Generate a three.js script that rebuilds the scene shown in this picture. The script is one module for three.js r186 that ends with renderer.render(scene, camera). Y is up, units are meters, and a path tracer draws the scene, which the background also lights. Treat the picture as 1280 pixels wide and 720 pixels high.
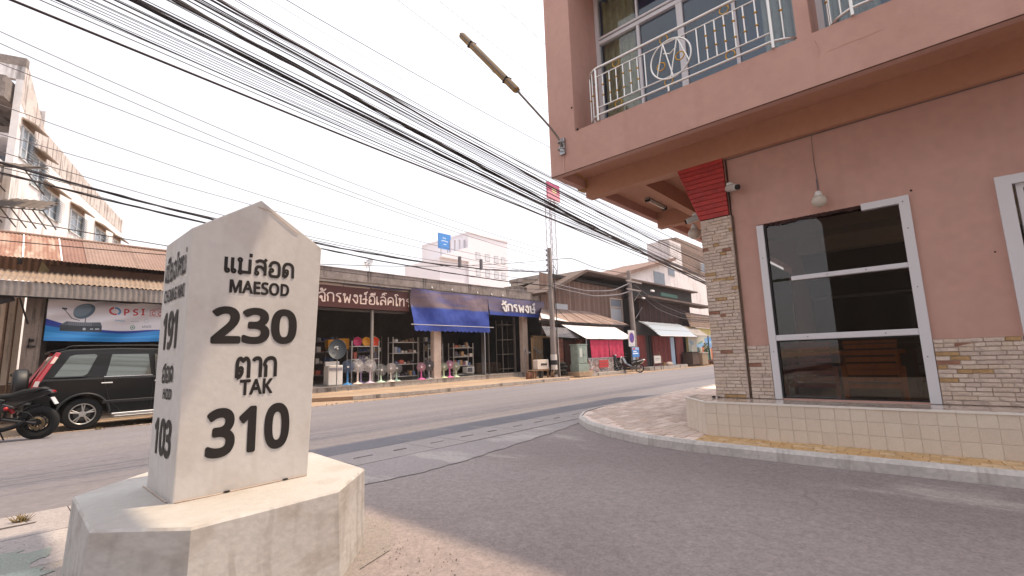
import * as THREE from 'three';
import { mergeGeometries } from 'three/addons/utils/BufferGeometryUtils.js';
import { RoundedBoxGeometry } from 'three/addons/geometries/RoundedBoxGeometry.js';

// ---------------------------------------------------------------- camera, sky, sun, exposure
const scene = new THREE.Scene();
const camera = new THREE.PerspectiveCamera(63.57, 16 / 9, 0.05, 2000);
camera.position.set(0, 1.25, 0);
camera.up.set(-0.08736, 0.98872, 0.12167);
camera.lookAt(0.73864, 1.25 + 0.14624, -0.65805);
scene.add(camera);
const SUN = new THREE.Vector3(1, 2.9, 0.62).normalize();
{
  const w = 256, h = 128, d = new Float32Array(w * h * 4), v = new THREE.Vector3();
  for (let j = 0; j < h; j++) for (let i = 0; i < w; i++) {
    const th = ((j + 0.5) / h - 0.5) * Math.PI, ph = ((i + 0.5) / w - 0.5) * 2 * Math.PI;
    v.set(Math.cos(th) * Math.cos(ph), Math.sin(th), Math.cos(th) * Math.sin(ph));
    const c = Math.max(-1, Math.min(1, v.dot(SUN))), a = Math.acos(c);
    const glow = 1.3 * Math.exp(-a * a / 0.5) + 0.3 * Math.exp(-a * a / 0.06);
    const hz = Math.exp(-Math.abs(Math.sin(th)) * 3.2);
    let L = 0.74 + glow + 0.26 * hz;
    const k = (j * w + i) * 4, below = v.y < -0.02 ? 0.35 : 1;
    d[k] = L * (0.965 + 0.02 * hz + 0.03 * Math.exp(-a)) * below; d[k + 1] = L * (0.98 + 0.01 * hz) * below; d[k + 2] = L * (1.05 - 0.035 * hz) * below; d[k + 3] = 1;
  }
  const t = new THREE.DataTexture(d, w, h, THREE.RGBAFormat, THREE.FloatType);
  t.mapping = THREE.EquirectangularReflectionMapping; t.magFilter = THREE.LinearFilter; t.needsUpdate = true;
  scene.background = t; scene.environment = t;
}
const sun = new THREE.DirectionalLight(new THREE.Color(1, 0.79, 0.55), 3.0);
sun.position.copy(SUN).multiplyScalar(80).add(new THREE.Vector3(12, 0, -10)); sun.target.position.set(12, 0, -10);
sun.castShadow = true; sun.shadow.radius = 1.8; sun.shadow.mapSize.set(4096, 4096);
Object.assign(sun.shadow.camera, { left: -50, right: 50, top: 50, bottom: -50, near: 1, far: 200 });
scene.add(sun, sun.target);
const renderer = new THREE.WebGLRenderer({ antialias: true });
renderer.setSize(1024, 576); renderer.toneMapping = THREE.LinearToneMapping; renderer.toneMappingExposure = 1.43;
renderer.shadowMap.enabled = true;
scene.fog = new THREE.FogExp2(0xf2eef2, 0.0007);

// ---------------------------------------------------------------- helpers
let seed = 7;
const rnd = () => { seed = (seed + 0x6d2b79f5) | 0; let t = Math.imul(seed ^ (seed >>> 15), 1 | seed); t = (t + Math.imul(t ^ (t >>> 7), 61 | t)) ^ t; return ((t ^ (t >>> 14)) >>> 0) / 4294967296; };
const rr = (a, b) => a + (b - a) * rnd();
const V = (x, y, z) => new THREE.Vector3(x, y, z);
const PI = Math.PI;
function place(g, x = 0, y = 0, z = 0, rx = 0, ry = 0, rz = 0) {
  if (rx) g.rotateX(rx); if (rz) g.rotateZ(rz); if (ry) g.rotateY(ry);
  return g.translate(x, y, z);
}
const B = (w, h, d, ...p) => place(new THREE.BoxGeometry(w, h, d), ...p);
const BX = (x0, x1, y0, y1, z0, z1) => B(Math.abs(x1 - x0), Math.abs(y1 - y0), Math.abs(z1 - z0), (x0 + x1) / 2, (y0 + y1) / 2, (z0 + z1) / 2);
const RB = (w, h, d, r, ...p) => place(new RoundedBoxGeometry(w, h, d, 2, r), ...p);
const C = (r1, r2, h, seg, ...p) => place(new THREE.CylinderGeometry(r1, r2, h, seg), ...p);
const SP = (r, x, y, z, sx = 1, sy = 1, sz = 1) => { const g = new THREE.SphereGeometry(r, 20, 14); g.scale(sx, sy, sz); return g.translate(x, y, z); };
const TO = (r, t, ...p) => place(new THREE.TorusGeometry(r, t, 8, 28), ...p);
const TU = (pts, r, seg = 20, rad = 6, closed = false) => new THREE.TubeGeometry(new THREE.CatmullRomCurve3(pts.map((p) => V(...p)), closed, 'catmullrom', 0.3), seg, r, rad, closed);
function bar(a, b, r, seg = 6) { const A = V(...a), D = V(...b).sub(A), g = new THREE.CylinderGeometry(r, r, D.length(), seg); g.applyQuaternion(new THREE.Quaternion().setFromUnitVectors(V(0, 1, 0), D.clone().normalize())); const m = A.addScaledVector(D, 0.5); return g.translate(m.x, m.y, m.z); }
function EX(pts, depth, bevel = 0, holes = []) {      // polygon in XY, extruded along +Z
  const s = new THREE.Shape(pts.map((p) => new THREE.Vector2(...p)));
  for (const h of holes) s.holes.push(new THREE.Path(h.map((p) => new THREE.Vector2(...p))));
  return new THREE.ExtrudeGeometry(s, { depth, bevelEnabled: bevel > 0, bevelThickness: bevel, bevelSize: bevel, bevelOffset: -bevel, bevelSegments: 2, curveSegments: 12 });
}
const EXH = (pts, y0, y1) => { const g = EX(pts.map(([x, z]) => [x, -z]), y1 - y0); g.rotateX(-PI / 2); return g.translate(0, y0, 0); };   // polygon in XZ, extruded up
const LA = (pts, seg = 24) => new THREE.LatheGeometry(pts.map((p) => new THREE.Vector2(...p)), seg);
function quad(a, b, c, d) { const g = new THREE.BufferGeometry(); g.setAttribute('position', new THREE.Float32BufferAttribute([...a, ...b, ...c, ...a, ...c, ...d], 3)); g.setAttribute('uv', new THREE.Float32BufferAttribute([0, 0, 1, 0, 1, 1, 0, 0, 1, 1, 0, 1], 2)); g.computeVertexNormals(); return g; }
function corr(a, u, v, pitch, amp, n = 4, taper = 1) {           // corrugated sheet: corner a, width vector u (across the ribs), length vector v
  const U = V(...u), W = V(...v), N = U.clone().cross(W).normalize(), k = Math.max(2, Math.round(U.length() / pitch) * n), pos = [], idx = [], A = V(...a);
  for (let i = 0; i <= k; i++) for (let j = 0; j <= 1; j++) { const p = A.clone().addScaledVector(U, i / k * (j ? taper : 1)).addScaledVector(W, j).addScaledVector(N, amp * Math.cos(i / n * 2 * PI)); pos.push(p.x, p.y, p.z); }
  for (let i = 0; i < k; i++) idx.push(i * 2, i * 2 + 2, i * 2 + 3, i * 2, i * 2 + 3, i * 2 + 1);
  const g = new THREE.BufferGeometry(); g.setAttribute('position', new THREE.Float32BufferAttribute(pos, 3)); g.setIndex(idx); g.computeVertexNormals(); return g;
}
function fuse(geos, keepUV) {
  geos = (Array.isArray(geos) ? geos : [geos]).map((g) => {
    const q = g.index ? g.toNonIndexed() : g.clone();
    for (const n of Object.keys(q.attributes)) if (!['position', 'normal', 'uv'].includes(n)) q.deleteAttribute(n);
    if (!q.attributes.uv) q.setAttribute('uv', new THREE.Float32BufferAttribute(new Float32Array(q.attributes.position.count * 2), 2));
    q.clearGroups(); return q;
  });
  const g = geos.length > 1 ? mergeGeometries(geos) : geos[0];
  if (!keepUV) {
    const p = g.attributes.position, uv = g.attributes.uv, a = V(), b = V(), c = V();
    for (let i = 0; i < p.count; i += 3) {
      a.fromBufferAttribute(p, i); b.fromBufferAttribute(p, i + 1); c.fromBufferAttribute(p, i + 2);
      const n = b.clone().sub(a).cross(c.clone().sub(a)), ax = Math.abs(n.x), ay = Math.abs(n.y), az = Math.abs(n.z);
      [a, b, c].forEach((q, k) => (ay >= ax && ay >= az ? uv.setXY(i + k, q.x, q.z) : ax >= az ? uv.setXY(i + k, q.z, q.y) : uv.setXY(i + k, q.x, q.y)));
    }
  }
  return g;
}
const used = {};
const numbered = (n) => { const k = used[n] = (used[n] ?? -1) + 1; return k ? n + '_' + String(k).padStart(3, '0') : n; };
function thing(name, label, category, pos = [0, 0, 0], group, turn = 0) {
  const o = new THREE.Group(); o.name = numbered(name); o.position.set(...pos); o.rotation.y = turn;
  o.userData = { label, category }; if (group) o.userData.group = group; scene.add(o); return o;
}
function mk(name, geos, m, parent, label, keepUV) {    // local coordinates
  const o = new THREE.Mesh(fuse(geos, keepUV), m); o.name = name; o.castShadow = o.receiveShadow = true;
  if (label) o.userData.label = label;
  (parent ?? scene).add(o); return o;
}
function mw(name, geos, m, parent, label, keepUV) {    // world coordinates under an unturned thing (or its part)
  const o = mk(name, geos, m, parent, label, keepUV); let p = parent, t = V();
  while (p && p !== scene) { t.add(p.position); p = p.parent; }
  o.geometry.translate(-t.x, -t.y, -t.z); return o;
}
function single(name, geos, m, label, category, group, keepUV) { const o = mk(numbered(name), geos, m, scene, label, keepUV); o.userData = { label, category }; if (group) o.userData.group = group; return o; }
const mws = (name, geos, ...a) => geos.map((g) => mw(name, g, ...a));
function struct(name, geos, m, keepUV) { const o = mk(name, geos, m, scene, null, keepUV); o.userData.kind = 'structure'; return o; }
function dup(root, pos, turn, label, group) { const r = root.clone(); r.name = numbered(root.name.replace(/_\d+$/, '')); r.userData = { ...root.userData }; scene.add(r); r.position.set(...pos); if (turn !== undefined) r.rotation.y = turn; if (label) r.userData.label = label; if (group) r.userData.group = group; return r; }
function piece(name, geo, m, parent, x, y, z, ry = 0) { const o = new THREE.Mesh(geo, m); o.name = name; o.position.set(x, y, z); o.rotation.y = ry; o.castShadow = o.receiveShadow = true; parent.add(o); return o; }

// ---------------------------------------------------------------- textures and materials
function hash(x, y, s) { let h = (Math.imul(x, 374761393) + Math.imul(y, 668265263) + Math.imul(s, 974634577)) | 0; h = Math.imul(h ^ (h >>> 13), 1274126177); return ((h ^ (h >>> 16)) >>> 0) / 4294967296; }
function vn(x, y, px, py, s) {
  const ix = Math.floor(x), iy = Math.floor(y), fx = x - ix, fy = y - iy, u = fx * fx * (3 - 2 * fx), v = fy * fy * (3 - 2 * fy), m = (a, p) => ((a % p) + p) % p;
  const a = hash(m(ix, px), m(iy, py), s), b = hash(m(ix + 1, px), m(iy, py), s), c = hash(m(ix, px), m(iy + 1, py), s), d = hash(m(ix + 1, px), m(iy + 1, py), s);
  return a + (b - a) * u + (c - a) * v + (a - b - c + d) * u * v;
}
function fbm(u, v, px, py, oct, s) { let t = 0, a = 0.5, n = 0; for (let o = 0; o < oct; o++) { t += a * vn(u * px, v * py, px, py, s + o); n += a; a *= 0.5; px *= 2; py *= 2; } return t / n; }
const sm = (a, b, x) => { const t = Math.max(0, Math.min(1, (x - a) / (b - a))); return t * t * (3 - 2 * t); };
const mix = (a, b, t) => a.map((x, i) => x + (b[i] - x) * t);
const hex = (h) => [parseInt(h.slice(1, 3), 16), parseInt(h.slice(3, 5), 16), parseInt(h.slice(5, 7), 16)];
function dtex(w, h, fn, size = [1, 1], srgb = true) {
  const d = new Uint8Array(w * h * 4);
  for (let j = 0; j < h; j++) for (let i = 0; i < w; i++) { const c = fn((i + 0.5) / w, (j + 0.5) / h), k = (j * w + i) * 4; d[k] = Math.max(0, Math.min(255, c[0])); d[k + 1] = Math.max(0, Math.min(255, c[1])); d[k + 2] = Math.max(0, Math.min(255, c[2])); d[k + 3] = 255; }
  const t = new THREE.DataTexture(d, w, h, THREE.RGBAFormat); t.wrapS = t.wrapT = THREE.RepeatWrapping; t.magFilter = THREE.LinearFilter; t.minFilter = THREE.LinearFilter;
  t.repeat.set(1 / size[0], 1 / size[1]); if (srgb) t.colorSpace = THREE.SRGBColorSpace; t.needsUpdate = true; return t;
}
const grain = dtex(256, 256, (u, v) => { const g = 255 * (0.55 * fbm(u, v, 40, 40, 3, 91) + 0.45 * fbm(u, v, 8, 8, 3, 92)); return [g, g, g]; }, [1, 1], false);
const grainAt = (s) => { const t = grain.clone(); t.repeat.set(1 / s, 1 / s); t.needsUpdate = true; return t; };
const PM = (o) => new THREE.MeshPhysicalMaterial(o), SM = (o) => new THREE.MeshStandardMaterial({ side: THREE.DoubleSide, ...o });
// a worn surface: base colour, two further tones spread by noise, size of one repeat in metres
let ms = 100;
const neutral = [0, 1, 2].map((q) => dtex(256, 256, (u, w) => { const f = fbm(u, w, 5, 5, 5, 700 + q * 40), e = fbm(u, w, 40, q === 2 ? 8 : 40, 3, 720 + q * 40), g = 255 * Math.min(1, 0.80 + 0.16 * f + 0.12 * (e - 0.5) - 0.08 * sm(0.55, 0.75, fbm(u, w, 9, 9, 4, 740 + q * 40))); return [g, g * 0.99, g * 0.975]; }));
let nq = 0;
function worn(c, o = {}) {
  const { c2 = c, c3 = c, a2 = 0.5, a3 = 0.3, size = [3, 3], p = [4, 4], v = 0.08, rough = 0.9, bump = 0.002, bs = 0.6, n = 256, drip = 0, dripc = '#3a3530', metal = 0 } = o;
  if (n <= 64) {      // small pieces share three neutral wear maps, tinted
    const map = neutral[nq++ % 3].clone(), k = Math.max(size[0], size[1]) > 1.2 ? 1.6 : 0.8; map.repeat.set(1 / k, 1 / k); map.offset.set(nq * 0.37 % 1, nq * 0.61 % 1); map.needsUpdate = true;
    const m = SM({ map, color: new THREE.Color(c).lerp(new THREE.Color(c2), 0.35).multiplyScalar(1.14), roughness: rough, metalness: metal });
    if (bump) { m.bumpMap = grainAt(bs); m.bumpScale = bump; }
    return m;
  }
  const A = hex(c), B2 = hex(c2), C3 = hex(c3), D = hex(dripc), s = (ms += 17);
  const map = dtex(n, n, (u, w) => {
    let k = mix(A, B2, a2 * sm(0.42, 0.68, fbm(u, w, p[0], p[1], 5, s)));
    k = mix(k, C3, a3 * sm(0.52, 0.72, fbm(u, w, p[0] * 2, p[1] * 2, 5, s + 7)));
    if (drip) k = mix(k, D, drip * sm(0.5, 0.78, fbm(u + 0.03 * (fbm(u, w, 6, 6, 3, s + 15) - 0.5), w + 0.2 * fbm(u, w, 16, 1, 3, s + 19), 30, 2, 4, s + 11)) * sm(0.3, 0.6, fbm(u, w, 5, 4, 4, s + 13)));
    const g = 1 + v * 2 * (fbm(u, w, 48, 48, 3, s + 3) - 0.5);
    return k.map((x) => x * g);
  }, size);
  const m = SM({ map, roughness: rough, metalness: metal });
  if (bump) { m.bumpMap = grainAt(bs); m.bumpScale = bump; }
  return m;
}
const flat = (c, rough = 0.6, metal = 0, o = {}) => SM({ color: new THREE.Color(c), roughness: rough, metalness: metal, ...o });
function canvasTex(w, h, draw) { const c = document.createElement('canvas'); c.width = w; c.height = h; draw(c.getContext('2d'), w, h); const t = new THREE.CanvasTexture(c); t.colorSpace = THREE.SRGBColorSpace; t.magFilter = THREE.LinearFilter; return t; }

const M = {
  black: flat('#0c0c0d', 0.55), rubber: flat('#141414', 0.9), darkPlastic: flat('#1b1b1d', 0.5), void: flat('#0a0908', 1), whiteAlu: flat('#d8d8dc', 0.35, 0.1), white: flat('#d9d6d2', 0.7), steel: flat('#a9a9ab', 0.35, 0.9), chrome: flat('#d5d3ce', 0.22, 1),
  brass: flat('#b88d3c', 0.35, 0.9), cable: flat('#2b2428', 0.75), brownCable: flat('#3b2d2f', 0.75), greyCable: flat('#6c666a', 0.75),
  pink: worn('#c0998d', { c2: '#ba9185', c3: '#b0877c', a2: 0.5, a3: 0.18, size: [4, 4], v: 0.025, bump: 0.0015, drip: 0.05, dripc: '#7a5148' }),
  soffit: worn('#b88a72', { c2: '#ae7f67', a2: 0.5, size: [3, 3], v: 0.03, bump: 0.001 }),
  concrete: worn('#a79f98', { c2: '#8f8781', c3: '#bcb4aa', size: [3, 3], v: 0.1, drip: 0.5, n: 512 }),
  oldWall: worn('#eeebea', { c2: '#e4dedc', c3: '#cbc6c3', a3: 0.15, size: [6, 6], v: 0.04, drip: 0.4, dripc: '#77716f', n: 512 }),
  dirtyParapet: worn('#8f8580', { c2: '#7a716c', c3: '#a99e97', a2: 0.7, a3: 0.4, size: [3, 3], v: 0.12, drip: 0.8, dripc: '#4a423f', n: 512 }),
  cream: worn('#cbb8aa', { c2: '#b9a393', c3: '#a18a7c', size: [3, 3], v: 0.05, drip: 0.35, dripc: '#7c6657' }),
  whiteWash: worn('#dcd6d6', { c2: '#cfc8c8', c3: '#b9b0b0', size: [6, 6], v: 0.04, drip: 0.3, dripc: '#968d8d' }),
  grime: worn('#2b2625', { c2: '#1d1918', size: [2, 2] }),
};
// ---------------------------------------------------------------- ground, road, pavements
const asphaltMap = (c, c2, c3, size, s, light) => dtex(1024, 1024, (u, v) => {
  let k = mix(hex(c), hex(c2), 0.7 * sm(0.35, 0.7, fbm(u, v, 3, 3, 6, s)));
  k = mix(k, hex(c3), 0.4 * sm(0.45, 0.75, fbm(u, v, 6, 6, 6, s + 9)));
  const q = fbm(u + 0.02 * fbm(u, v, 12, 12, 3, s + 23), v, 18, 5, 6, s + 21), qm = sm(0.44, 0.62, fbm(u, v, 4, 5, 3, s + 27)); k = mix(k, hex(light), 0.8 * qm * sm(0.54, 0.68, q));
  const cr = Math.abs(fbm(u, v, 5, 5, 4, s + 33) - 0.5), cm = sm(0.58, 0.66, fbm(u, v, 4, 4, 2, s + 41)); k = mix(k, [40, 36, 36], 0.16 * cm * (1 - sm(0.0006, 0.0022, cr)));
  const g = 1 + 0.14 * (fbm(u, v, 300, 300, 2, s + 50) - 0.5) + 0.16 * (hash(Math.floor(u * 1024), Math.floor(v * 1024), s) - 0.5);
  return k.map((x) => x * g);
}, size);
const soiMat = SM({ map: asphaltMap('#918683', '#807473', '#9b9290', [11, 11], 310, '#aba29c'), roughness: 0.92, bumpMap: grainAt(0.5), bumpScale: 0.002 });
const roadMap = dtex(1024, 1024, (u, v) => {          // u along the road (24 m), v across it (7.5 m)
  let k = mix(hex('#767174'), hex('#6f6a6d'), sm(0.35, 0.65, fbm(u, v, 3, 8, 5, 401)));
  k = mix(k, hex('#807a7b'), 0.3 * sm(0.4, 0.75, fbm(u, v, 2, 10, 5, 409)));
  k = mix(k, hex('#625d60'), 0.16 * sm(0.5, 0.75, fbm(u, v, 2, 14, 5, 419)));
  const g = 1 + 0.14 * (fbm(u, v, 500, 160, 2, 425) - 0.5) + 0.1 * (hash(Math.floor(u * 1024), Math.floor(v * 1024), 3) - 0.5);
  return k.map((x) => x * g);
}, [24, 7.5]);
const roadMat = SM({ map: roadMap, roughness: 0.9, bumpMap: grainAt(0.6), bumpScale: 0.0012 });
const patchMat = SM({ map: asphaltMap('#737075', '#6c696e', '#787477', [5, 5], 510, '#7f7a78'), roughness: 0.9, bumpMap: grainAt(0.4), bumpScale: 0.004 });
const slabMat = SM({ map: asphaltMap('#999190', '#8f8786', '#a29a97', [6, 6], 610, '#afa7a3'), roughness: 0.93, bumpMap: grainAt(0.5), bumpScale: 0.004 });
const dirtMat = SM({ map: asphaltMap('#a58d76', '#947c67', '#b59c82', [7, 7], 710, '#c2ad94'), roughness: 1, bumpMap: grainAt(0.4), bumpScale: 0.012 });
const apronMat = SM({ map: asphaltMap('#948b85', '#877f7b', '#9a8f87', [5, 5], 810, '#aaa098'), roughness: 0.95, bumpMap: grainAt(0.4), bumpScale: 0.008 });
const flatShape = (pts, y) => { const g = new THREE.ShapeGeometry(new THREE.Shape(pts.map(([x, z]) => new THREE.Vector2(x, -z)))); g.rotateX(-PI / 2); return g.translate(0, y, 0); };
const wob = (pts, amp, n = 6) => { const out = []; pts.forEach((p, i) => { const q = pts[(i + 1) % pts.length]; for (let k = 0; k < n; k++) { const t = k / n; out.push([p[0] + (q[0] - p[0]) * t + (k ? rr(-amp, amp) : 0), p[1] + (q[1] - p[1]) * t + (k ? rr(-amp, amp) : 0)]); } }); return out; };

struct('ground', flatShape([[-900, -900], [900, -900], [900, 900], [-900, 900]], -0.03), dirtMat);
struct('road', BX(-150, 420, -0.02, 0, -13.75, -6.22), roadMat);
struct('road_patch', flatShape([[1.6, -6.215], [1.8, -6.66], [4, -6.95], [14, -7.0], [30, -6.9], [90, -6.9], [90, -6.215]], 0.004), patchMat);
struct('road_shoulder', flatShape(wob([[-60, -13.72], [-60, -13.5], [0, -13.52], [7, -13.5], [20, -13.6], [60, -13.55], [120, -13.6], [120, -13.8]], 0.1, 14), 0.003), dirtMat);
struct('soi_pavement', [flatShape([[-14, -4.62], [3.2, -4.62], [4.4, -4.66], [5.6, -4.85], [7.0, -5.1], [8.2, -5.5], [8.2, 14], [-14, 14]], -0.004)], soiMat);
// broken concrete apron round the milestone
struct('concrete_apron', flatShape([[-14, -4.7], [-2, -4.6], [0.2, -4.75], [1.6, -4.62], [2.25, -4.3], [2.15, -3.7], [2.22, -3.35], [2.02, -3.02], [1.9, -2.86], [1.62, -2.76], [1.5, -2.5], [1.32, -2.2], [1.1, -1.9], [0.7, -1.2], [-0.4, 0.4], [-2, 3], [-14, 5]], 0.002), apronMat);
// the covered drain beside the road: every cast slab with its lifting slot
{
  const ch = new THREE.Group(); ch.name = 'drain_cover'; ch.userData.kind = 'structure'; scene.add(ch);
  mk('slot_shade', BX(-30, 60, -0.025, -0.02, -6.2, -4.65), M.void, ch);  // near-black colour stands in for the shade of a deep drain
  const slab = (w, d) => [0, 1, 2].map((k) => { const x0 = -w / 2 + rr(-0.04, 0.04), sw = rr(0.2, 0.34), sd = rr(0.02, 0.045), zc = rr(-0.06, 0.06) + 0.4; return fuse(EXH([[-w / 2, -d / 2], [w / 2, -d / 2], [w / 2, d / 2], [-w / 2, d / 2]].map(([a, b]) => [a + rr(-0.004, 0.004), b + rr(-0.012, 0.012)]), -0.02, 0.006 + k * 0.002)); });
  const slot = (w, d) => [0, 1, 2].map(() => { const s = new THREE.Shape(), e = 0.004; s.moveTo(-w / 2 + e, -d / 2); s.lineTo(w / 2 - e, -d / 2); s.lineTo(w / 2 - e, d / 2); s.lineTo(-w / 2 + e, d / 2); const h = new THREE.Path(), sw = rr(0.1, 0.17), sd = rr(0.014, 0.032), o = rr(-0.05, 0.05); h.moveTo(o - sw, -sd); h.lineTo(o - sw * 0.9, sd); h.lineTo(o + sw, sd * 0.8); h.lineTo(o + sw * 0.8, -sd); s.holes.push(h); const g = new THREE.ExtrudeGeometry(s, { depth: 0.024, bevelEnabled: false }); g.rotateX(-PI / 2); g.translate(0, -0.018, 0); return fuse(g); });
  const V3 = slot(0.62, 0.82);
  for (let i = 0; i < 48; i++) piece('drain_slab', V3[i % 3], slabMat, ch, -9 + i * 0.62, rr(-0.002, 0.002), -5.78);
  const back = [[-14, -5.365], [9.2, -5.365], [8.0, -5.2], [6.6, -4.86], [5.4, -4.66], [4.2, -4.5], [3.4, -4.42], [2.6, -4.5], [-14, -4.6]];
  mk('drain_haunch', flatShape(wob(back, 0.03, 7), 0.003), slabMat, ch);
}
// far-side pavement: a low cast step in front of the shops
{
  const p = new THREE.Group(); p.name = 'far_pavement'; p.userData.kind = 'structure'; scene.add(p);
  mk('paving_bed', EXH([[7.4, -18.3], [7.2, -15.6], [8.4, -14.8], [11, -14.42], [20.4, -14.42], [20.6, -18.3]], -0.02, 0.1), dirtMat, p);
  mk('kerb', [EXH([[8.4, -14.81], [11, -14.43], [20.4, -14.43], [20.4, -14.33], [11, -14.33], [8.3, -14.72]], -0.02, 0.108)], M.concrete, p);
  mk('paving_bed', EXH([[20.6, -18.4], [20.4, -15.3], [60, -15.2], [60, -18.4]], -0.02, 0.06), dirtMat, p);
  mk('step', EXH([[31.0, -15.9], [31.0, -14.95], [37.6, -14.85], [38.4, -15.2], [38.4, -15.9]], -0.02, 0.2), M.concrete, p);
  mk('step', EXH([[22.6, -15.6], [22.6, -15.0], [27.4, -14.75], [27.6, -15.6]], -0.02, 0.14), M.concrete, p);
}
// weeds and rubbish caught in the drain slots and by the step
const weedMat = worn('#6b5a35', { c2: '#54491f', c3: '#8a7248', size: [0.2, 0.2], v: 0.2, bump: 0 });
function tuft(x, y, z, r, n, label, group) {
  const g = [];
  for (let i = 0; i < n; i++) { const a = rr(0, 6.28), l = rr(0.4, 1) * r, w = 0.006, h = rr(0.2, 0.8) * r, dx = Math.cos(a), dz = Math.sin(a), ox = rr(-0.4, 0.4) * r, oz = rr(-0.3, 0.3) * r; g.push(quad([ox - dz * w, 0, oz + dx * w], [ox + dz * w, 0, oz - dx * w], [ox + dx * l + dz * w * 0.3, h, oz + dz * l - dx * w * 0.3], [ox + dx * l - dz * w * 0.3, h * 1.02, oz + dz * l + dx * w * 0.3])); }
  const o = single('weed_tuft', g, weedMat, label, 'weed', group); o.position.set(x, y, z); return o;
}
tuft(0.3, 0.0, -5.9, 0.09, 46, 'dry brown weed tuft in the drain slot left of the milestone');
tuft(1.68, 0.003, -13.45, 0.09, 24, 'dry weed on the road edge nearer the black car rear wheel');
tuft(2.7, 0.003, -13.45, 0.09, 24, 'dry weed on the road edge right of the black car rear wheel');
{
  const g = []; for (let i = 0; i < 260; i++) { const s = rr(0.003, 0.009); g.push(place(new THREE.TetrahedronGeometry(s), rr(1.3, 2.15), s * 0.3, rr(-4.2, -2.2), rr(0, 3), rr(0, 3))); }
  for (let i = 0; i < 200; i++) { const s = rr(0.003, 0.009); g.push(place(new THREE.TetrahedronGeometry(s), rr(-0.4, 0.5), s * 0.3, rr(-6.0, -4.6), rr(0, 3), rr(0, 3))); }
  for (let i = 0; i < 700; i++) { const s = rr(0.008, 0.03); g.push(place(new THREE.TetrahedronGeometry(s), rr(0, 40), s * 0.3, -13.62 + rr(-0.3, 0.22), rr(0, 3), rr(0, 3))); }
  const o = mk('gravel', g, apronMat, scene); o.userData = { label: 'loose grit and small stones along the road edge and round the milestone', category: 'gravel', kind: 'stuff' };
}
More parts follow.
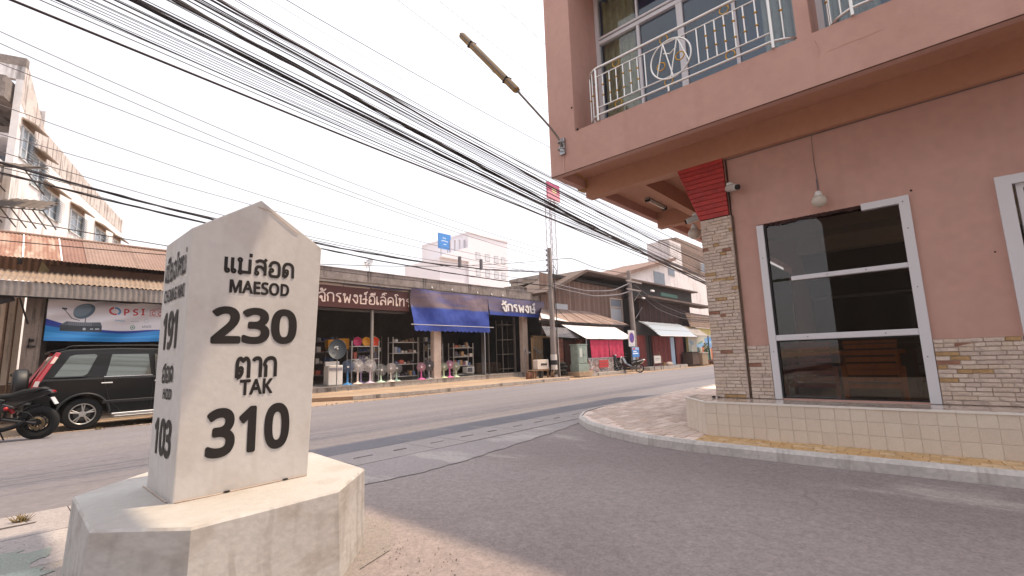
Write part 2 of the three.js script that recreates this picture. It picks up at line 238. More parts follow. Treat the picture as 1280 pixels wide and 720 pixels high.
// hotel pavement: kerb, pink brick paving and yellow paving
const KERB = [[6.02, 12], [6.0, 0.5], [5.97, -1.2], [5.99, -2.4], [6.12, -3.1], [6.42, -3.85], [6.85, -4.5], [7.4, -5.05], [8.0, -5.36], [8.8, -5.5], [40, -5.52]];
{
  const sw = new THREE.Group(); sw.name = 'sidewalk'; sw.userData.kind = 'structure'; scene.add(sw);
  const H = KERB.map(([x, z]) => (x > 8.5 ? 0.05 : x > 7 ? 0.07 : z < -3 ? 0.1 : 0.13));
  const inner = KERB.map((p, i) => { const a = KERB[Math.max(0, i - 1)], b = KERB[Math.min(KERB.length - 1, i + 1)], dx = b[0] - a[0], dz = b[1] - a[1], l = Math.hypot(dx, dz); return [p[0] - dz / l * 0.07, p[1] + dx / l * 0.07]; });
  const top = 0.128;
  const base = (p) => [...p];
  const tileBase = worn('#e4d0c4', { c2: '#dcc6b9', c3: '#ead9ce', size: [2, 2], v: 0.1, n: 256 });
  mk('paving_bed', EXH([...inner.map(base), [40, 12]], -0.02, top - 0.012), M.concrete, sw);
  const kp = [];
  for (let i = 0; i < KERB.length - 1; i++) {
    const n = i === KERB.length - 2 || i === 0 ? 10 : 4;
    for (let k = 0; k < n; k++) {
      const f = (A, t) => [A[i][0] + (A[i + 1][0] - A[i][0]) * t, A[i][1] + (A[i + 1][1] - A[i][1]) * t], a = f(KERB, k / n), b = f(KERB, (k + 1) / n), c = f(inner, (k + 1) / n), d = f(inner, k / n);
      const nx = (a[0] - d[0]) * 0.35, nz = (a[1] - d[1]) * 0.35, A2 = [a[0] - nx, a[1] - nz], B2 = [b[0] - nx, b[1] - nz], lo = -0.02, hi = top + 0.004, md = top - 0.035;
      kp.push(quad([a[0], lo, a[1]], [a[0], md, a[1]], [b[0], md, b[1]], [b[0], lo, b[1]]), quad([a[0], md, a[1]], [A2[0], hi, A2[1]], [B2[0], hi, B2[1]], [b[0], md, b[1]]), quad([A2[0], hi, A2[1]], [d[0], hi, d[1]], [c[0], hi, c[1]], [B2[0], hi, B2[1]]));
    }
  }
  mk('kerb', kp, worn('#c8c2bd', { c2: '#b9b3ae', c3: '#d2cdc8', size: [1.6, 1.6], v: 0.08, drip: 0.35, dripc: '#7c746e', n: 512 }), sw);
  // pink paving bricks
  const inside = (x, z) => { let c = false; const P = [...inner, [40, 12]]; for (let i = 0, j = P.length - 1; i < P.length; j = i++) if ((P[i][1] > z) !== (P[j][1] > z) && x < (P[j][0] - P[i][0]) * (z - P[i][1]) / (P[j][1] - P[i][1]) + P[i][0]) c = !c; return c; };
  const tones = ['#e6d2c6', '#e0cabd', '#ead9cf', '#dcc5b8'].map((c) => worn(c, { c2: c, size: [1, 1], v: 0.1, n: 64, bump: 0.001 }));
  const bg = fuse(RB(0.292, 0.02, 0.142, 0.004, 0, 0, 0)), far = []; let n = 0;
  for (let c = 0; c < 60; c++) for (let r = 0; r < 26; r++) {
    const x = 6.05 + c * 0.3 + (r % 2) * 0.15, z = -5.36 + r * 0.15;
    if (z > -2.42 && x < 7) continue;
    if (!inside(x - 0.15, z - 0.07) || !inside(x + 0.15, z - 0.07) || !inside(x - 0.15, z + 0.07) || !inside(x + 0.15, z + 0.07)) { continue; }
    if (x > 14 || z > -2.5) continue;
    const y = top - 0.011 + rr(0, 0.003);
    if (n < 295) { piece('paving_brick', bg, tones[Math.floor(rnd() * 4)], sw, x, y, z); n++; } else far.push(bg.clone().translate(x, y, z));
  }
  if (far.length) mk('paving_brick', far, tones[0], sw).userData.kind = 'stuff';
  mk('paving_infill', flatShape([...inner.slice(3), [40, -2.4], [6.1, -2.4]].map(base), top - 0.0095), tileBase, sw);
  // yellow paving along the ledge
  const yt = ['#d3b183', '#cba778', '#dabd97', '#c6a06f'].map((c) => worn(c, { c2: c, size: [0.6, 0.6], v: 0.08, n: 64, rough: 0.55, bump: 0.0006 }));
  const ya = fuse(RB(0.1, 0.02, 0.2, 0.004)), yb = fuse(RB(0.1, 0.02, 0.13, 0.004)), yc = fuse(RB(0.1, 0.02, 0.08, 0.004)); let m = 0;
  for (let r = 0; r < 5; r++) { let z = -2.4 + (r % 2) * 0.06; while (z < 2.2) { const q = Math.floor(rnd() * 3), l = [0.2, 0.13, 0.08][q]; piece('paving_tile', [ya, yb, yc][q], yt[Math.floor(rnd() * 4)], sw, 6.09 + r * 0.106, top - 0.008 + rr(0, 0.002), z + l / 2); z += l + 0.007; m++; } }
  mk('grout', flatShape([[6.05, -2.42], [6.9, -2.42], [6.9, 6], [6.05, 6]], top - 0.006), worn('#dcb98a', { c2: '#d0aa78', size: [1, 1], n: 64 }), sw);
}

struct('stained_patch', flatShape(wob([[-1.2, -5.02], [-0.4, -4.98], [0.2, -5.0], [0.42, -4.85], [0.3, -4.6], [0.4, -4.3], [-0.2, -4.1], [-1.4, -4.0]], 0.05, 5), 0.0065), SM({ map: asphaltMap('#8b9089', '#7f8781', '#979790', [2, 2], 910, '#a9b0a8'), roughness: 0.95, bumpMap: grainAt(0.3), bumpScale: 0.01 }));
// ---------------------------------------------------------------- the hotel
const hotel = thing('hotel_building', 'pink rendered hotel with stone clad column and upper balconies, on the right', 'building', [7.15, 0, -2]);
{
  const P = M.pink, S = M.soffit, h = hotel, L = 12;
  // ground floor street wall to the lane, with two window openings and a bare gap added to light the room
  mw('wall', [BX(7.15, 7.35, 0.1, 0.585, -1.97, L), BX(7.15, 7.35, 2.99, 4.08, -1.97, L), BX(7.15, 7.35, 0.585, 2.99, -1.97, -1.66), BX(7.15, 7.35, 0.585, 2.99, 0.0, 0.71), BX(7.15, 7.35, 0.585, 2.99, 2.4, 3.1), BX(7.15, 7.35, 0.585, 2.99, 7.6, L)], P, h);
  mw('wall', [BX(7.35, 8.1, 0.1, 4.08, -2.12, -1.97), BX(10.9, 16, 0.1, 4.08, -2.12, -1.97), BX(8.1, 10.9, 2.9, 4.08, -2.12, -1.97), BX(16, 16.2, 0, 4.4, -2.12, L), BX(7.35, 16, 0, 0.7, L - 0.2, L), BX(7.35, 16, 3.3, 4.4, L - 0.2, L), BX(7.35, 7.6, 0.7, 3.3, L - 0.2, L)], P, h);  // end wall left open to let sky light into the room
  mws('column', [BX(7.14, 7.56, 0.13, 4.1, -2.39, -2.0)], P, h);
  // beams and soffit under the projecting upper floor
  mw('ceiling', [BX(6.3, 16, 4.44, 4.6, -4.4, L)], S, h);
  mw('beam', [BX(6.17, 6.3, 4.26, 4.92, -4.51, L), BX(6.3, 16, 4.26, 4.92, -4.51, -4.39)], P, h);
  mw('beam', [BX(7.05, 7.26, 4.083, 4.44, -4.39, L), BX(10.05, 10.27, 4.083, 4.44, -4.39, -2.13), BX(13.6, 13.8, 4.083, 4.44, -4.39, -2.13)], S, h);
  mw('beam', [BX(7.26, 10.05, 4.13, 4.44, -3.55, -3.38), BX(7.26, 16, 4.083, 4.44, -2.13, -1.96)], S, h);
  mw('joint', [BX(7.143, 7.15, 4.072, 4.082, -1.97, L)], M.soffit, h);
  mw('drip_edge', [BX(6.166, 6.19, 4.256, 4.26, -4.51, L)], worn('#6b4c41', { n: 64 }), h);
  mw('conduit', TU([[6.32, 4.43, -4.3], [6.7, 4.43, -4.34], [7.0, 4.42, -4.36], [7.03, 4.3, -4.33], [7.0, 4.2, -4.41], [6.95, 4.24, -4.5]], 0.012, 30, 6), flat('#b08a4a', 0.7), h);
  mw('pipe_stub', [C(0.025, 0.025, 0.06, 10, 7.06, 4.24, -4.44), C(0.02, 0.02, 0.12, 8, 7.1, 4.24, -4.48, 0, 0, PI / 2)], flat('#c3a184', 0.7), h);
  // balcony floor, piers and the storeys above
  const y0 = 4.92, y1 = 7.95;
  mw('balcony_floor', [BX(6.3, 7.2, 4.6, y0, -4.39, L)], P, h);
  mws('pier', [BX(6.17, 7.2, y0, y1, -4.51, -3.985), BX(6.17, 7.2, y0, y1, -0.77, -0.62), BX(6.17, 7.2, y0, y1, 2.6, 2.75), BX(6.17, 7.2, y0, y1, 6, L)], P, h);
  mw('upper_wall', [BX(7.2, 16, 4.6, 7.95, -4.51, -4.38), BX(7.05, 7.2, y0, y1, 2.75, 6)], P, h);
  mw('upper_storey', [BX(6.17, 16, y1, 11.3, -4.51, L), BX(15.8, 16, 4.4, y1, -4.51, L), BX(7.2, 15.8, 4.4, y1, L - 0.2, L)], P, h);
  // hair cracks and small repairs in the render
  const cr = (pts, r = 0.0035) => TU(pts, r, 40, 4);
  mws('crack', [cr([[6.169, 4.82, -0.6], [6.169, 4.7, -0.57], [6.169, 4.6, -0.58]], 0.0018), cr([[6.1692, 4.62, -0.5], [6.1692, 4.628, -0.3], [6.1692, 4.622, -0.15], [6.1692, 4.635, 0.0]], 0.0016), cr([[6.168, 4.9, -2.52], [6.168, 4.83, -2.5], [6.168, 4.79, -2.51]], 0.002)], M.soffit, h);
  mw('anchor', [SP(0.015, 6.168, 5.35, -4.02), SP(0.02, 6.168, 4.93, -3.93), SP(0.012, 7.148, 3.05, 0.03), SP(0.008, 7.148, 2.2, 0.62)], M.grime, h);
  mw('cable', [TU([[7.1, 4.06, -0.87], [7.14, 3.7, -0.885], [7.14, 3.3, -0.87], [7.13, 3.22, -0.87]], 0.004, 20, 5), TU([[7.13, 4.06, -1.97], [7.13, 4.072, 0], [7.13, 4.066, 3]], 0.006, 40, 5)], M.greyCable, h);
  mw('cable', TU([[6.16, 4.7, -4.23], [6.162, 4.5, -4.235], [6.162, 4.3, -4.23], [6.2, 4.25, -4.24]], 0.008, 20, 5), flat('#c9a99c', 0.7), h);
  // stone cladding, stone by stone
  const stones = ['#e0cfc4', '#dac8bd', '#e3d3c8', '#d8c5ba', '#e0ccba', '#dcc9bf'].map((c) => worn(c, { c2: '#dbc9bd', size: [0.35, 0.35], n: 64, bump: 0.004, bs: 0.15 }));
  const ochre = worn('#c9a87e', { c2: '#c29c6c', c3: '#c9a064', size: [0.3, 0.3], v: 0.15, n: 64, bump: 0.005, bs: 0.15 }), rust = worn('#b0806c', { c2: '#a57462', size: [0.3, 0.3], v: 0.15, n: 64, bump: 0.005, bs: 0.15 });
  const shapes = [0.085, 0.12, 0.16, 0.2].map((l) => [0, 1, 2].map(() => { const g = new RoundedBoxGeometry(0.03, 0.0462, l, 2, 0.005), p = g.attributes.position; for (let i = 0; i < p.count; i++) { const q = Math.sin(p.getZ(i) * 90 + l * 100) * 0.0016 + rr(-0.0008, 0.0008); p.setY(i, p.getY(i) + q); p.setX(i, p.getX(i) + rr(-0.0025, 0.0025)); } return fuse(g); }));
  const LEN = [0.085, 0.12, 0.16, 0.2];
  function clad(name, X, z0, z1, ya, yb, och) {
    const c = mw('stone_cladding', BX(X - 0.0105, X + 0.03, ya, yb, z0 + 0.003, z1 - 0.003), worn('#d6c4b8', { c2: '#d0bdb1', size: [0.5, 0.5], n: 64 }), h); c.name = name;
    for (let y = ya + 0.024, r = 0; y < yb - 0.01; y += 0.0478, r++) {
      let z = z0 + (r % 2 ? 0.0 : rr(0, 0.0));
      while (z < z1 - 0.03) {
        let k = Math.floor(rnd() * 4); while (k > 0 && z + LEN[k] > z1 + 0.003) k--;
        const l = Math.min(LEN[k], z1 - z), q = rnd(), m = q < och ? ochre : q < och * 1.25 ? rust : stones[Math.floor(rnd() * 6)];
        const s = piece('stone', shapes[k][Math.floor(rnd() * 3)], m, c, X + rr(-0.004, 0.004) - h.position.x, y - h.position.y, z + l / 2 - h.position.z);
        s.scale.z = l / LEN[k] * 0.985; z += l;
      }
    }
  }
  clad('stone_cladding', 7.1, -2.42, -1.975, 0.575, 3.2, 0.07);
  clad('stone_cladding', 7.125, -1.945, -1.665, 0.575, 1.29, 0.03);
  clad('stone_cladding', 7.125, 0.005, 0.705, 0.575, 1.29, 0.09);
  mw('joint', BX(7.13, 7.142, 0.575, 3.2, -1.972, -1.95), worn('#7d695a', { n: 64 }), h);
  // red boarded bracket on the column head: twelve boards
  const br = mw('bracket', EX([[-2.415, 3.21], [-2.0, 3.21], [-2.015, 4.1], [-2.7, 4.1]].map(([z, y]) => [-z, y]), 0.36).rotateY(PI / 2).translate(7.1, 0, 0), flat('#1a0d0c', 0.8), h);
  const redM = [worn('#b8332d', { c2: '#a82a25', c3: '#b33c35', size: [0.8, 0.8], v: 0.07, n: 64, rough: 0.55, bump: 0.0006 }), worn('#bf3630', { c2: '#ad2d28', size: [0.8, 0.8], v: 0.07, n: 64, rough: 0.55, bump: 0.0006 })];
  for (let k = 0; k < 12; k++) {
    const a = 3.212 + k * 0.0737, b = a + 0.068, zl = (y) => -2.418 - (y - 3.21) / 0.89 * 0.285, zr = (y) => -1.997 - (y - 3.21) / 0.89 * 0.012;
    const g = EX([[-zl(a), a], [-zr(a), a], [-zr(b), b], [-zl(b), b]].map((p) => p).reverse(), 0.02, 0.004).rotateY(PI / 2).translate(7.074 + rr(-0.002, 0.002), 0, 0);
    const o = mk('board', g, redM[k % 2], br); o.geometry.translate(-7.15, 0, 2);
  }
  // tiled ledge
  const LP = [[6.5, L], [6.5, -2.38], [7.07, -2.87], [7.5, -2.9], [7.5, -2.0], [7.2, -1.98], [7.2, L]];
  const ledge = mw('ledge', [EXH(LP.map(([x, z]) => [x + (x < 6.6 ? 0.001 : 0), z + (z < -2.3 && x < 7.2 ? 0.003 : 0)]), 0.1, 0.555)], flat('#ddd2c5', 0.7), h);
  const tm = ['#d8cabb', '#d6c7b8', '#dacdbe', '#d5c7b9'].map((c) => worn(c, { c2: '#d1c2b2', c3: '#ded2c4', size: [0.5, 0.5], p: [3, 3], v: 0.03, n: 128, rough: 0.3, bump: 0.0004 }));
  const tg = fuse(RB(0.02, 0.139, 0.141, 0.003));
  const at = (g, m, x, y, z, ry = 0, nm = 'tile') => { const o = piece(nm, g, m, ledge, x - 7.15, y, z + 2, ry); return o; };
  for (let r = 0; r < 3; r++) for (let k = 0; k < 30; k++) { const z = -2.38 + 0.0725 + k * 0.145; if (z > 1.6) continue; at(tg, tm[Math.floor(rnd() * 4)], 6.505 + rr(-0.0008, 0.0008), 0.2 + r * 0.1435, z); }
  mw('wall_tile_field', BX(6.497, 6.512, 0.13, 0.552, 1.67, L), tm[0], ledge);
  const ca = Math.atan2(0.57, 0.49);                      // the bevelled corner of the ledge
  for (let r = 0; r < 3; r++) for (let k = 0; k < 5; k++) { const t = (k + 0.5) / 5; at(tg, tm[Math.floor(rnd() * 4)], 6.5 + 0.57 * t + 0.005, 0.2 + r * 0.1435, -2.38 - 0.49 * t + 0.006, PI - ca + PI * 0 , 'tile'); }
  const gl = ['#d7c8bd', '#cfbfb4', '#dccfc6'].map((c) => worn(c, { c2: '#c6b6ab', size: [0.7, 0.7], v: 0.04, n: 64, rough: 0.12, bump: 0.0002 }));
  const top = fuse(RB(0.31, 0.016, 0.297, 0.003)), top2 = fuse(RB(0.3, 0.016, 0.297, 0.003));
  for (let k = 0; k < 14; k++) { const z = -2.2 + k * 0.3; at(top, gl[k % 3], 6.655, 0.562, z); at(top2, gl[(k + 1) % 3], 6.965, 0.562, z, 0); }
  mw('coping_field', EXH([[6.62, -2.36], [7.08, -2.84], [7.48, -2.86], [7.48, -2.36]].reverse(), 0.555, 0.569), gl[0], ledge);
  mw('coping_field', EXH([[6.5, 1.86], [7.15, 1.86], [7.15, L], [6.5, L]], 0.555, 0.569), gl[1], ledge);
  mw('edge_trim', [BX(6.488, 6.508, 0.553, 0.575, -2.38, L), bar([6.498, 0.564, -2.38], [7.07, 0.564, -2.875], 0.011, 8)], flat('#e6dfd8', 0.35), ledge);
  // dark debris at the column foot
  mw('debris', [SP(0.03, 7.04, 0.585, -2.44, 1.4, 0.5, 1), SP(0.02, 7.06, 0.58, -2.38, 1.5, 0.5, 1)], M.grime, h);
}
// room behind the window
const tan = worn('#e4dbcc', { c2: '#d8cebd', size: [3, 3], v: 0.03, bump: 0 });
{
  const h = hotel;
  mw('room_floor', BX(7.35, 16, 0.45, 0.56, -1.97, 11.8), worn('#a8937c', { c2: '#98836d', size: [2, 2], rough: 0.3 }), h);
  mw('room_ceiling', [BX(7.35, 13, 3.55, 3.7, -1.97, 11.8)], tan, h);
  mw('room_beam', [BX(9.2, 9.5, 3.2, 3.55, -1.97, 11.8), BX(11.6, 11.9, 3.25, 3.55, -1.97, 11.8)], tan, h);
  mw('ceiling_ring', [place(new THREE.TorusGeometry(0.5, 0.04, 8, 36), 8.4, 3.545, 0.2, PI / 2)], flat('#6d6050', 0.8), h);
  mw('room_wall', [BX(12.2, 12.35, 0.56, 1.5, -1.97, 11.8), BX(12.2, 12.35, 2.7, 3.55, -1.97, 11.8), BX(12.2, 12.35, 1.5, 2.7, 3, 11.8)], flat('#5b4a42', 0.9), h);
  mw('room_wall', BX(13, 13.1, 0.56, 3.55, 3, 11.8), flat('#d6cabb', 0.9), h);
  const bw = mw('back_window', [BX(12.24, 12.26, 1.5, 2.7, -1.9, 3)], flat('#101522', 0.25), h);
  mw('glazing_bar', [BX(12.18, 12.24, 1.5, 2.7, -0.02, 0.03), BX(12.18, 12.24, 2.28, 2.33, -1.9, 3), BX(12.18, 12.24, 1.5, 2.7, 1.5, 1.55)], flat('#9a9aa0', 0.4), bw);
  // glazed door to the arcade, half hung with curtain
  const d = mw('arcade_door', [BX(8.1, 8.16, 0.56, 2.75, -2.1, -2.02), BX(9.45, 9.52, 0.56, 2.75, -2.1, -2.02), BX(10.84, 10.9, 0.56, 2.75, -2.1, -2.02), BX(8.1, 10.9, 2.68, 2.75, -2.1, -2.02), BX(8.1, 10.9, 0.56, 0.66, -2.1, -2.02), BX(8.16, 10.84, 2.1, 2.15, -2.1, -2.03)], M.whiteAlu, h);
  mw('pane', BX(8.16, 10.84, 0.66, 2.68, -2.065, -2.06), PM({ color: 0xaebcc0, roughness: 0.03, transmission: 1, thickness: 0, side: THREE.DoubleSide }), d);
  const cf = []; for (let k = 0; k < 26; k++) cf.push(C(0.028, 0.03, 1.95, 8, 8.6 + k * 0.052, 1.68, -1.9 + (k % 2) * 0.02));
  mw('curtain', cf, flat('#7f8a84', 0.95), d);
}
const glassDark = PM({ color: 0xd2cecb, roughness: 0.01, transmission: 1, thickness: 0, ior: 1.5, side: THREE.DoubleSide });
const alu = flat('#d4d2d6', 0.4);
{   // first window, its upper left frame strip missing
  const w = thing('hotel_window', 'large white framed hotel window with part of its top frame missing, under the globe lamp', 'window', [7.14, 0.57, -0.83]);
  mw('jamb', [BX(7.11, 7.24, 0.575, 2.97, -1.66, -1.575)], alu, w); mw('jamb', [BX(7.11, 7.24, 0.575, 3.0, -0.1, 0.0)], alu, w);
  mw('top_rail', BX(7.112, 7.238, 2.915, 2.998, -0.46, -0.1), alu, w);
  mw('transom', [RB(0.1, 0.075, 1.475, 0.008, 7.165, 1.385, -0.8375)], alu, w);
  mw('transom', [RB(0.1, 0.06, 1.21, 0.008, 7.168, 2.17, -0.705)], alu, w);
  mw('bottom_rail', BX(7.16, 7.2, 0.575, 0.6, -1.575, -0.1), M.darkPlastic, w);
  mw('broken_edge', [BX(7.16, 7.3, 2.955, 2.985, -1.575, -0.46), ...[...Array(16)].map((_, i) => BX(7.145, 7.17, 2.965 - rr(0, 0.03), 2.99, -1.57 + i * 0.069, -1.57 + i * 0.069 + rr(0.03, 0.068)))], worn('#4a2c26', { c2: '#2c1a18', size: [0.2, 0.2], n: 64 }), w);
  mw('pane', BX(7.176, 7.181, 0.6, 1.36, -1.575, -0.1), glassDark, w); mw('pane', BX(7.176, 7.181, 1.41, 2.15, -1.575, -0.1), glassDark, w); mw('pane', BX(7.176, 7.181, 2.19, 2.96, -1.575, -0.1), glassDark, w);
  mw('dark_trim', [BX(7.14, 7.2, 0.6, 2.96, -1.575, -1.553), BX(7.15, 7.2, 1.33, 1.345, -1.57, -0.1)], M.darkPlastic, w);
  mw('tie_rod', BX(7.22, 7.235, 1.26, 1.275, -1.57, -0.1), flat('#6d5a4c', 0.6), w);
  mw('screw', [[-0.06, 2.93], [-0.05, 2.6], [-0.05, 1.9], [-0.06, 1.1], [-1.62, 2.5], [-1.62, 1.2], [-0.5, 2.17], [-0.9, 2.17], [-0.4, 1.385], [-1.2, 1.385]].map(([z, y]) => SP(0.006, 7.109, y, z)), M.darkPlastic, w);
}
{
  const w = thing('hotel_window', 'white framed hotel window cut off by the right edge of the picture', 'window', [7.14, 0.57, 1.55]);
  mw('jamb', [BX(7.105, 7.24, 0.575, 3.0, 0.71, 0.83)], alu, w); mw('jamb', [BX(7.105, 7.24, 0.575, 3.0, 2.3, 2.4)], alu, w);
  mw('top_rail', BX(7.107, 7.238, 2.9, 2.998, 0.83, 2.3), alu, w);
  mw('sash_frame', [BX(7.15, 7.22, 0.6, 2.9, 0.86, 0.91), BX(7.15, 7.22, 2.85, 2.895, 0.91, 2.3), BX(7.15, 7.22, 2.55, 2.6, 0.91, 2.3)], alu, w);
  mw('transom', RB(0.1, 0.075, 1.46, 0.008, 7.165, 1.385, 1.565), alu, w);
  mw('pane', BX(7.176, 7.181, 0.6, 2.85, 0.91, 2.3), glassDark, w);
}
// armchairs behind the glass
function armchair(label, x, z, turn, m) {
  const t = thing('armchair', label, 'armchair', [x, 0.56, z], null, turn);
  for (const s of [-1, 1]) { mk('leg', B(0.05, 0.42, 0.05, -0.3, 0.21, s * 0.3), m, t); mk('leg', B(0.05, 0.58, 0.05, 0.28, 0.29, s * 0.3), m, t); mk('armrest', RB(0.66, 0.05, 0.08, 0.015, 0, 0.6, s * 0.31), m, t); }
  mk('seat', RB(0.6, 0.1, 0.58, 0.03, 0, 0.36, 0), m, t);
  const back = mk('backrest', [B(0.03, 0.06, 0.56, -0.32, 0.72, 0)], m, t);
  for (let k = 0; k < 7; k++) { const o = mk('slat', RB(0.022, 0.062, 0.54, 0.004, -0.285 - k * 0.012, 0.17 + k * 0.085, 0), m, back); }
  return t;
}
armchair('dark red brown slatted wooden armchair behind the window, left of the orange one', 7.85, -1.3, 0, worn('#a8563e', { c2: '#964a35', size: [0.3, 1], p: [16, 2], rough: 0.4, n: 64 }));
armchair('orange brown wooden armchair behind the window, right of the dark red one', 7.85, -0.64, 0.1, worn('#d07a34', { c2: '#bb6828', size: [0.3, 1], p: [16, 2], rough: 0.35, n: 64 }));
armchair('dark wooden armchair at the right end behind the window', 8.7, 0.1, PI, worn('#6b3e2e', { c2: '#573024', size: [0.3, 1], p: [16, 2], rough: 0.4, n: 64 }));

// balcony glazing and railings
const glassBlue = PM({ color: 0xdfe6ea, roughness: 0.02, transmission: 1, thickness: 0, ior: 1.6, side: THREE.DoubleSide, metalness: 0 });
function balconyDoor(z0, z1, mulls, label, curtains) {
  const w = thing('balcony_door', label, 'door', [7.07, 4.92, (z0 + z1) / 2]);
  mw('frame', [BX(7.03, 7.13, 4.92, 7.9, z0, z0 + 0.07), BX(7.03, 7.13, 4.92, 7.9, z1 - 0.07, z1), BX(7.03, 7.13, 4.92, 4.99, z0 + 0.07, z1 - 0.07), BX(7.03, 7.13, 7.83, 7.9, z0 + 0.07, z1 - 0.07)], alu, w);
  mw('transom', [RB(0.1, 0.07, z1 - z0 - 0.14, 0.006, 7.075, 6.93, (z0 + z1) / 2), RB(0.13, 0.04, z1 - z0 - 0.14, 0.006, 7.07, 7.0, (z0 + z1) / 2)], alu, w);
  for (const [z, wd] of mulls) mw('mullion', [BX(7.035, 7.11, 4.99, 6.895, z - wd / 2, z + wd / 2), BX(7.04, 7.1, 7.02, 7.83, z - wd / 3, z + wd / 3)], alu, w);
  mw('pane', BX(7.078, 7.084, 4.99, 6.9, z0 + 0.07, z1 - 0.07), glassBlue, w); mw('pane', BX(7.078, 7.084, 7.02, 7.83, z0 + 0.07, z1 - 0.07), glassBlue, w);
  mw('room_lining', [BX(9.0, 9.1, 4.92, 7.9, z0, z1), BX(7.2, 9, 4.921, 4.93, z0, z1), BX(7.2, 9, 7.88, 7.9, z0, z1), BX(7.2, 9, 4.92, 7.9, z0 - 0.05, z0), BX(7.2, 9, 4.92, 7.9, z1, z1 + 0.05)], flat('#6b9cc8', 0.9), w);  // blue of the glass and its sky reflection is put into this lining
  for (const [a, b, m] of curtains) { const f = []; for (let z = a, k = 0; z < b; z += 0.07, k++) f.push(place(new THREE.CylinderGeometry(0.042, 0.05, 2.86, 10), 7.24 + (k % 2) * 0.035, 6.42, z)); mw('curtain', f, m, w); }
}
const curtY = worn('#f0dfae', { c2: '#e2cf9c', size: [0.3, 2], n: 64, bump: 0 }), curtG = worn('#d6d9d4', { c2: '#c4c8c4', size: [0.3, 2], n: 64, bump: 0 });
balconyDoor(-3.98, -0.77, [[-3.15, 0.05], [-2.42, 0.1], [-1.62, 0.05]], 'blue glazed balcony doors with beige curtain behind the left railing', [[-3.88, -3.3, curtY], [-1.25, -0.86, curtG]]);
balconyDoor(-0.62, 2.6, [[0.2, 0.05], [1.0, 0.1]], 'blue glazed balcony doors with grey curtain at the top right', [[-0.5, 0.0, curtG]]);
const railM = flat('#d9d6d2', 0.28, 0.75);
function railing(zc, label) {
  const r = thing('balcony_railing', label, 'railing', [6.15, 4.92, zc]);
  const a = -1.37, b = 1.13, top = 0.89, bot = 0.09, xs = 0;
  const bow = (y, rad, z2 = 0) => TU([[0.42, y, a - 0.22], [0.26, y, a - 0.24], [0.1, y, a - 0.16], [0, y, a], [0, y, a + 0.3], [0, y, 0], [0, y, b - 0.3], [0, y, b], [0.1, y, b + 0.2], [0.26, y, b + 0.34], [0.42, y, b + 0.36]], rad, 80, 8);
  mk('top_rail', bow(top, 0.022), railM, r); mk('bottom_rail', bow(bot, 0.017), railM, r);
  mk('inner_rail', [bar([0, 0.745, a], [0, 0.745, b], 0.011, 8)], railM, r); mk('inner_rail', [bar([0, 0.215, a], [0, 0.215, b], 0.011, 8)], railM, r);
  for (const z of [a, b]) mk('post', bar([0, 0, z], [0, top, z], 0.02, 10), railM, r);
  mk('post', bar([0, 0, -0.21], [0, bot, -0.21], 0.016, 8), railM, r);
  const bal = (x, z, y0, y1, c) => { const o = mk('baluster', bar([x, y0, z], [x, y1, z], 0.011, 8), railM, r); mk('bead', c.map((y) => SP(0.021, x, y, z, 1, 0.8, 1)), M.brass, o); };
  for (const z of [-1.25, -1.13, -1.01, -0.89, -0.77, -0.65]) { const q = Math.abs(z + 0.95) * 0.1; bal(0, z, 0.215, 0.745, [0.6 - q, 0.36 + q]); }
  for (const z of [0.36, 0.48, 0.6, 0.72, 0.84, 0.98]) { const q = Math.abs(z - 0.67) * 0.1; bal(0, z, 0.215, 0.745, [0.6 - q, 0.36 + q]); }
  for (const [x, z] of [[0.05, a - 0.1], [0.16, a - 0.21], [0.3, a - 0.24], [0.05, b + 0.12], [0.17, b + 0.28], [0.3, b + 0.36], [0.4, b + 0.37]]) bal(x, z, bot, top, [0.48]);
  mk('divider', [bar([0, 0.215, -0.53], [0, 0.745, -0.53], 0.011, 8)], railM, r); mk('divider', [bar([0, 0.215, 0.24], [0, 0.745, 0.24], 0.011, 8)], railM, r);
  const em = mk('emblem', [place(new THREE.TorusGeometry(0.295, 0.013, 8, 40), 0, 0.48, -0.145, 0, PI / 2)], railM, r);
  const e = (p, q) => bar([0, p[1], p[0]], [0, q[1], q[0]], 0.011, 8);
  mk('monogram', [e([-0.36, 0.29], [-0.24, 0.75]), e([-0.24, 0.75], [-0.125, 0.19]), e([-0.165, 0.19], [-0.03, 0.76]), e([-0.03, 0.76], [0.11, 0.34]), e([-0.24, 0.6], [-0.145, 0.56]), e([-0.145, 0.56], [-0.05, 0.62])], railM, em);
  mk('ring', [[-0.29, 0.42], [-0.01, 0.46]].map(([z, y]) => place(new THREE.TorusGeometry(0.06, 0.009, 6, 24), 0, y, z, 0, PI / 2)), M.brass, em);
  for (const [z, y] of [[-1.0, 0.82], [-0.22, 0.82], [0.62, 0.82], [-1.0, 0.15], [-0.2, 0.15], [0.64, 0.15]]) mk('ring', place(new THREE.TorusGeometry(0.058, 0.008, 6, 24), 0, y, z, 0, PI / 2), M.brass, r);
  return r;
}
railing(-2.37 + 0.3, 'white and gold bowed balcony railing with a round monogram, over the corner');
{ const q = scene.children[scene.children.length - 1]; q.position.z = -2.15; dup(q, [6.15, 4.92, 1.15], undefined, 'white bowed balcony railing at the top edge, right of the monogram railing'); }
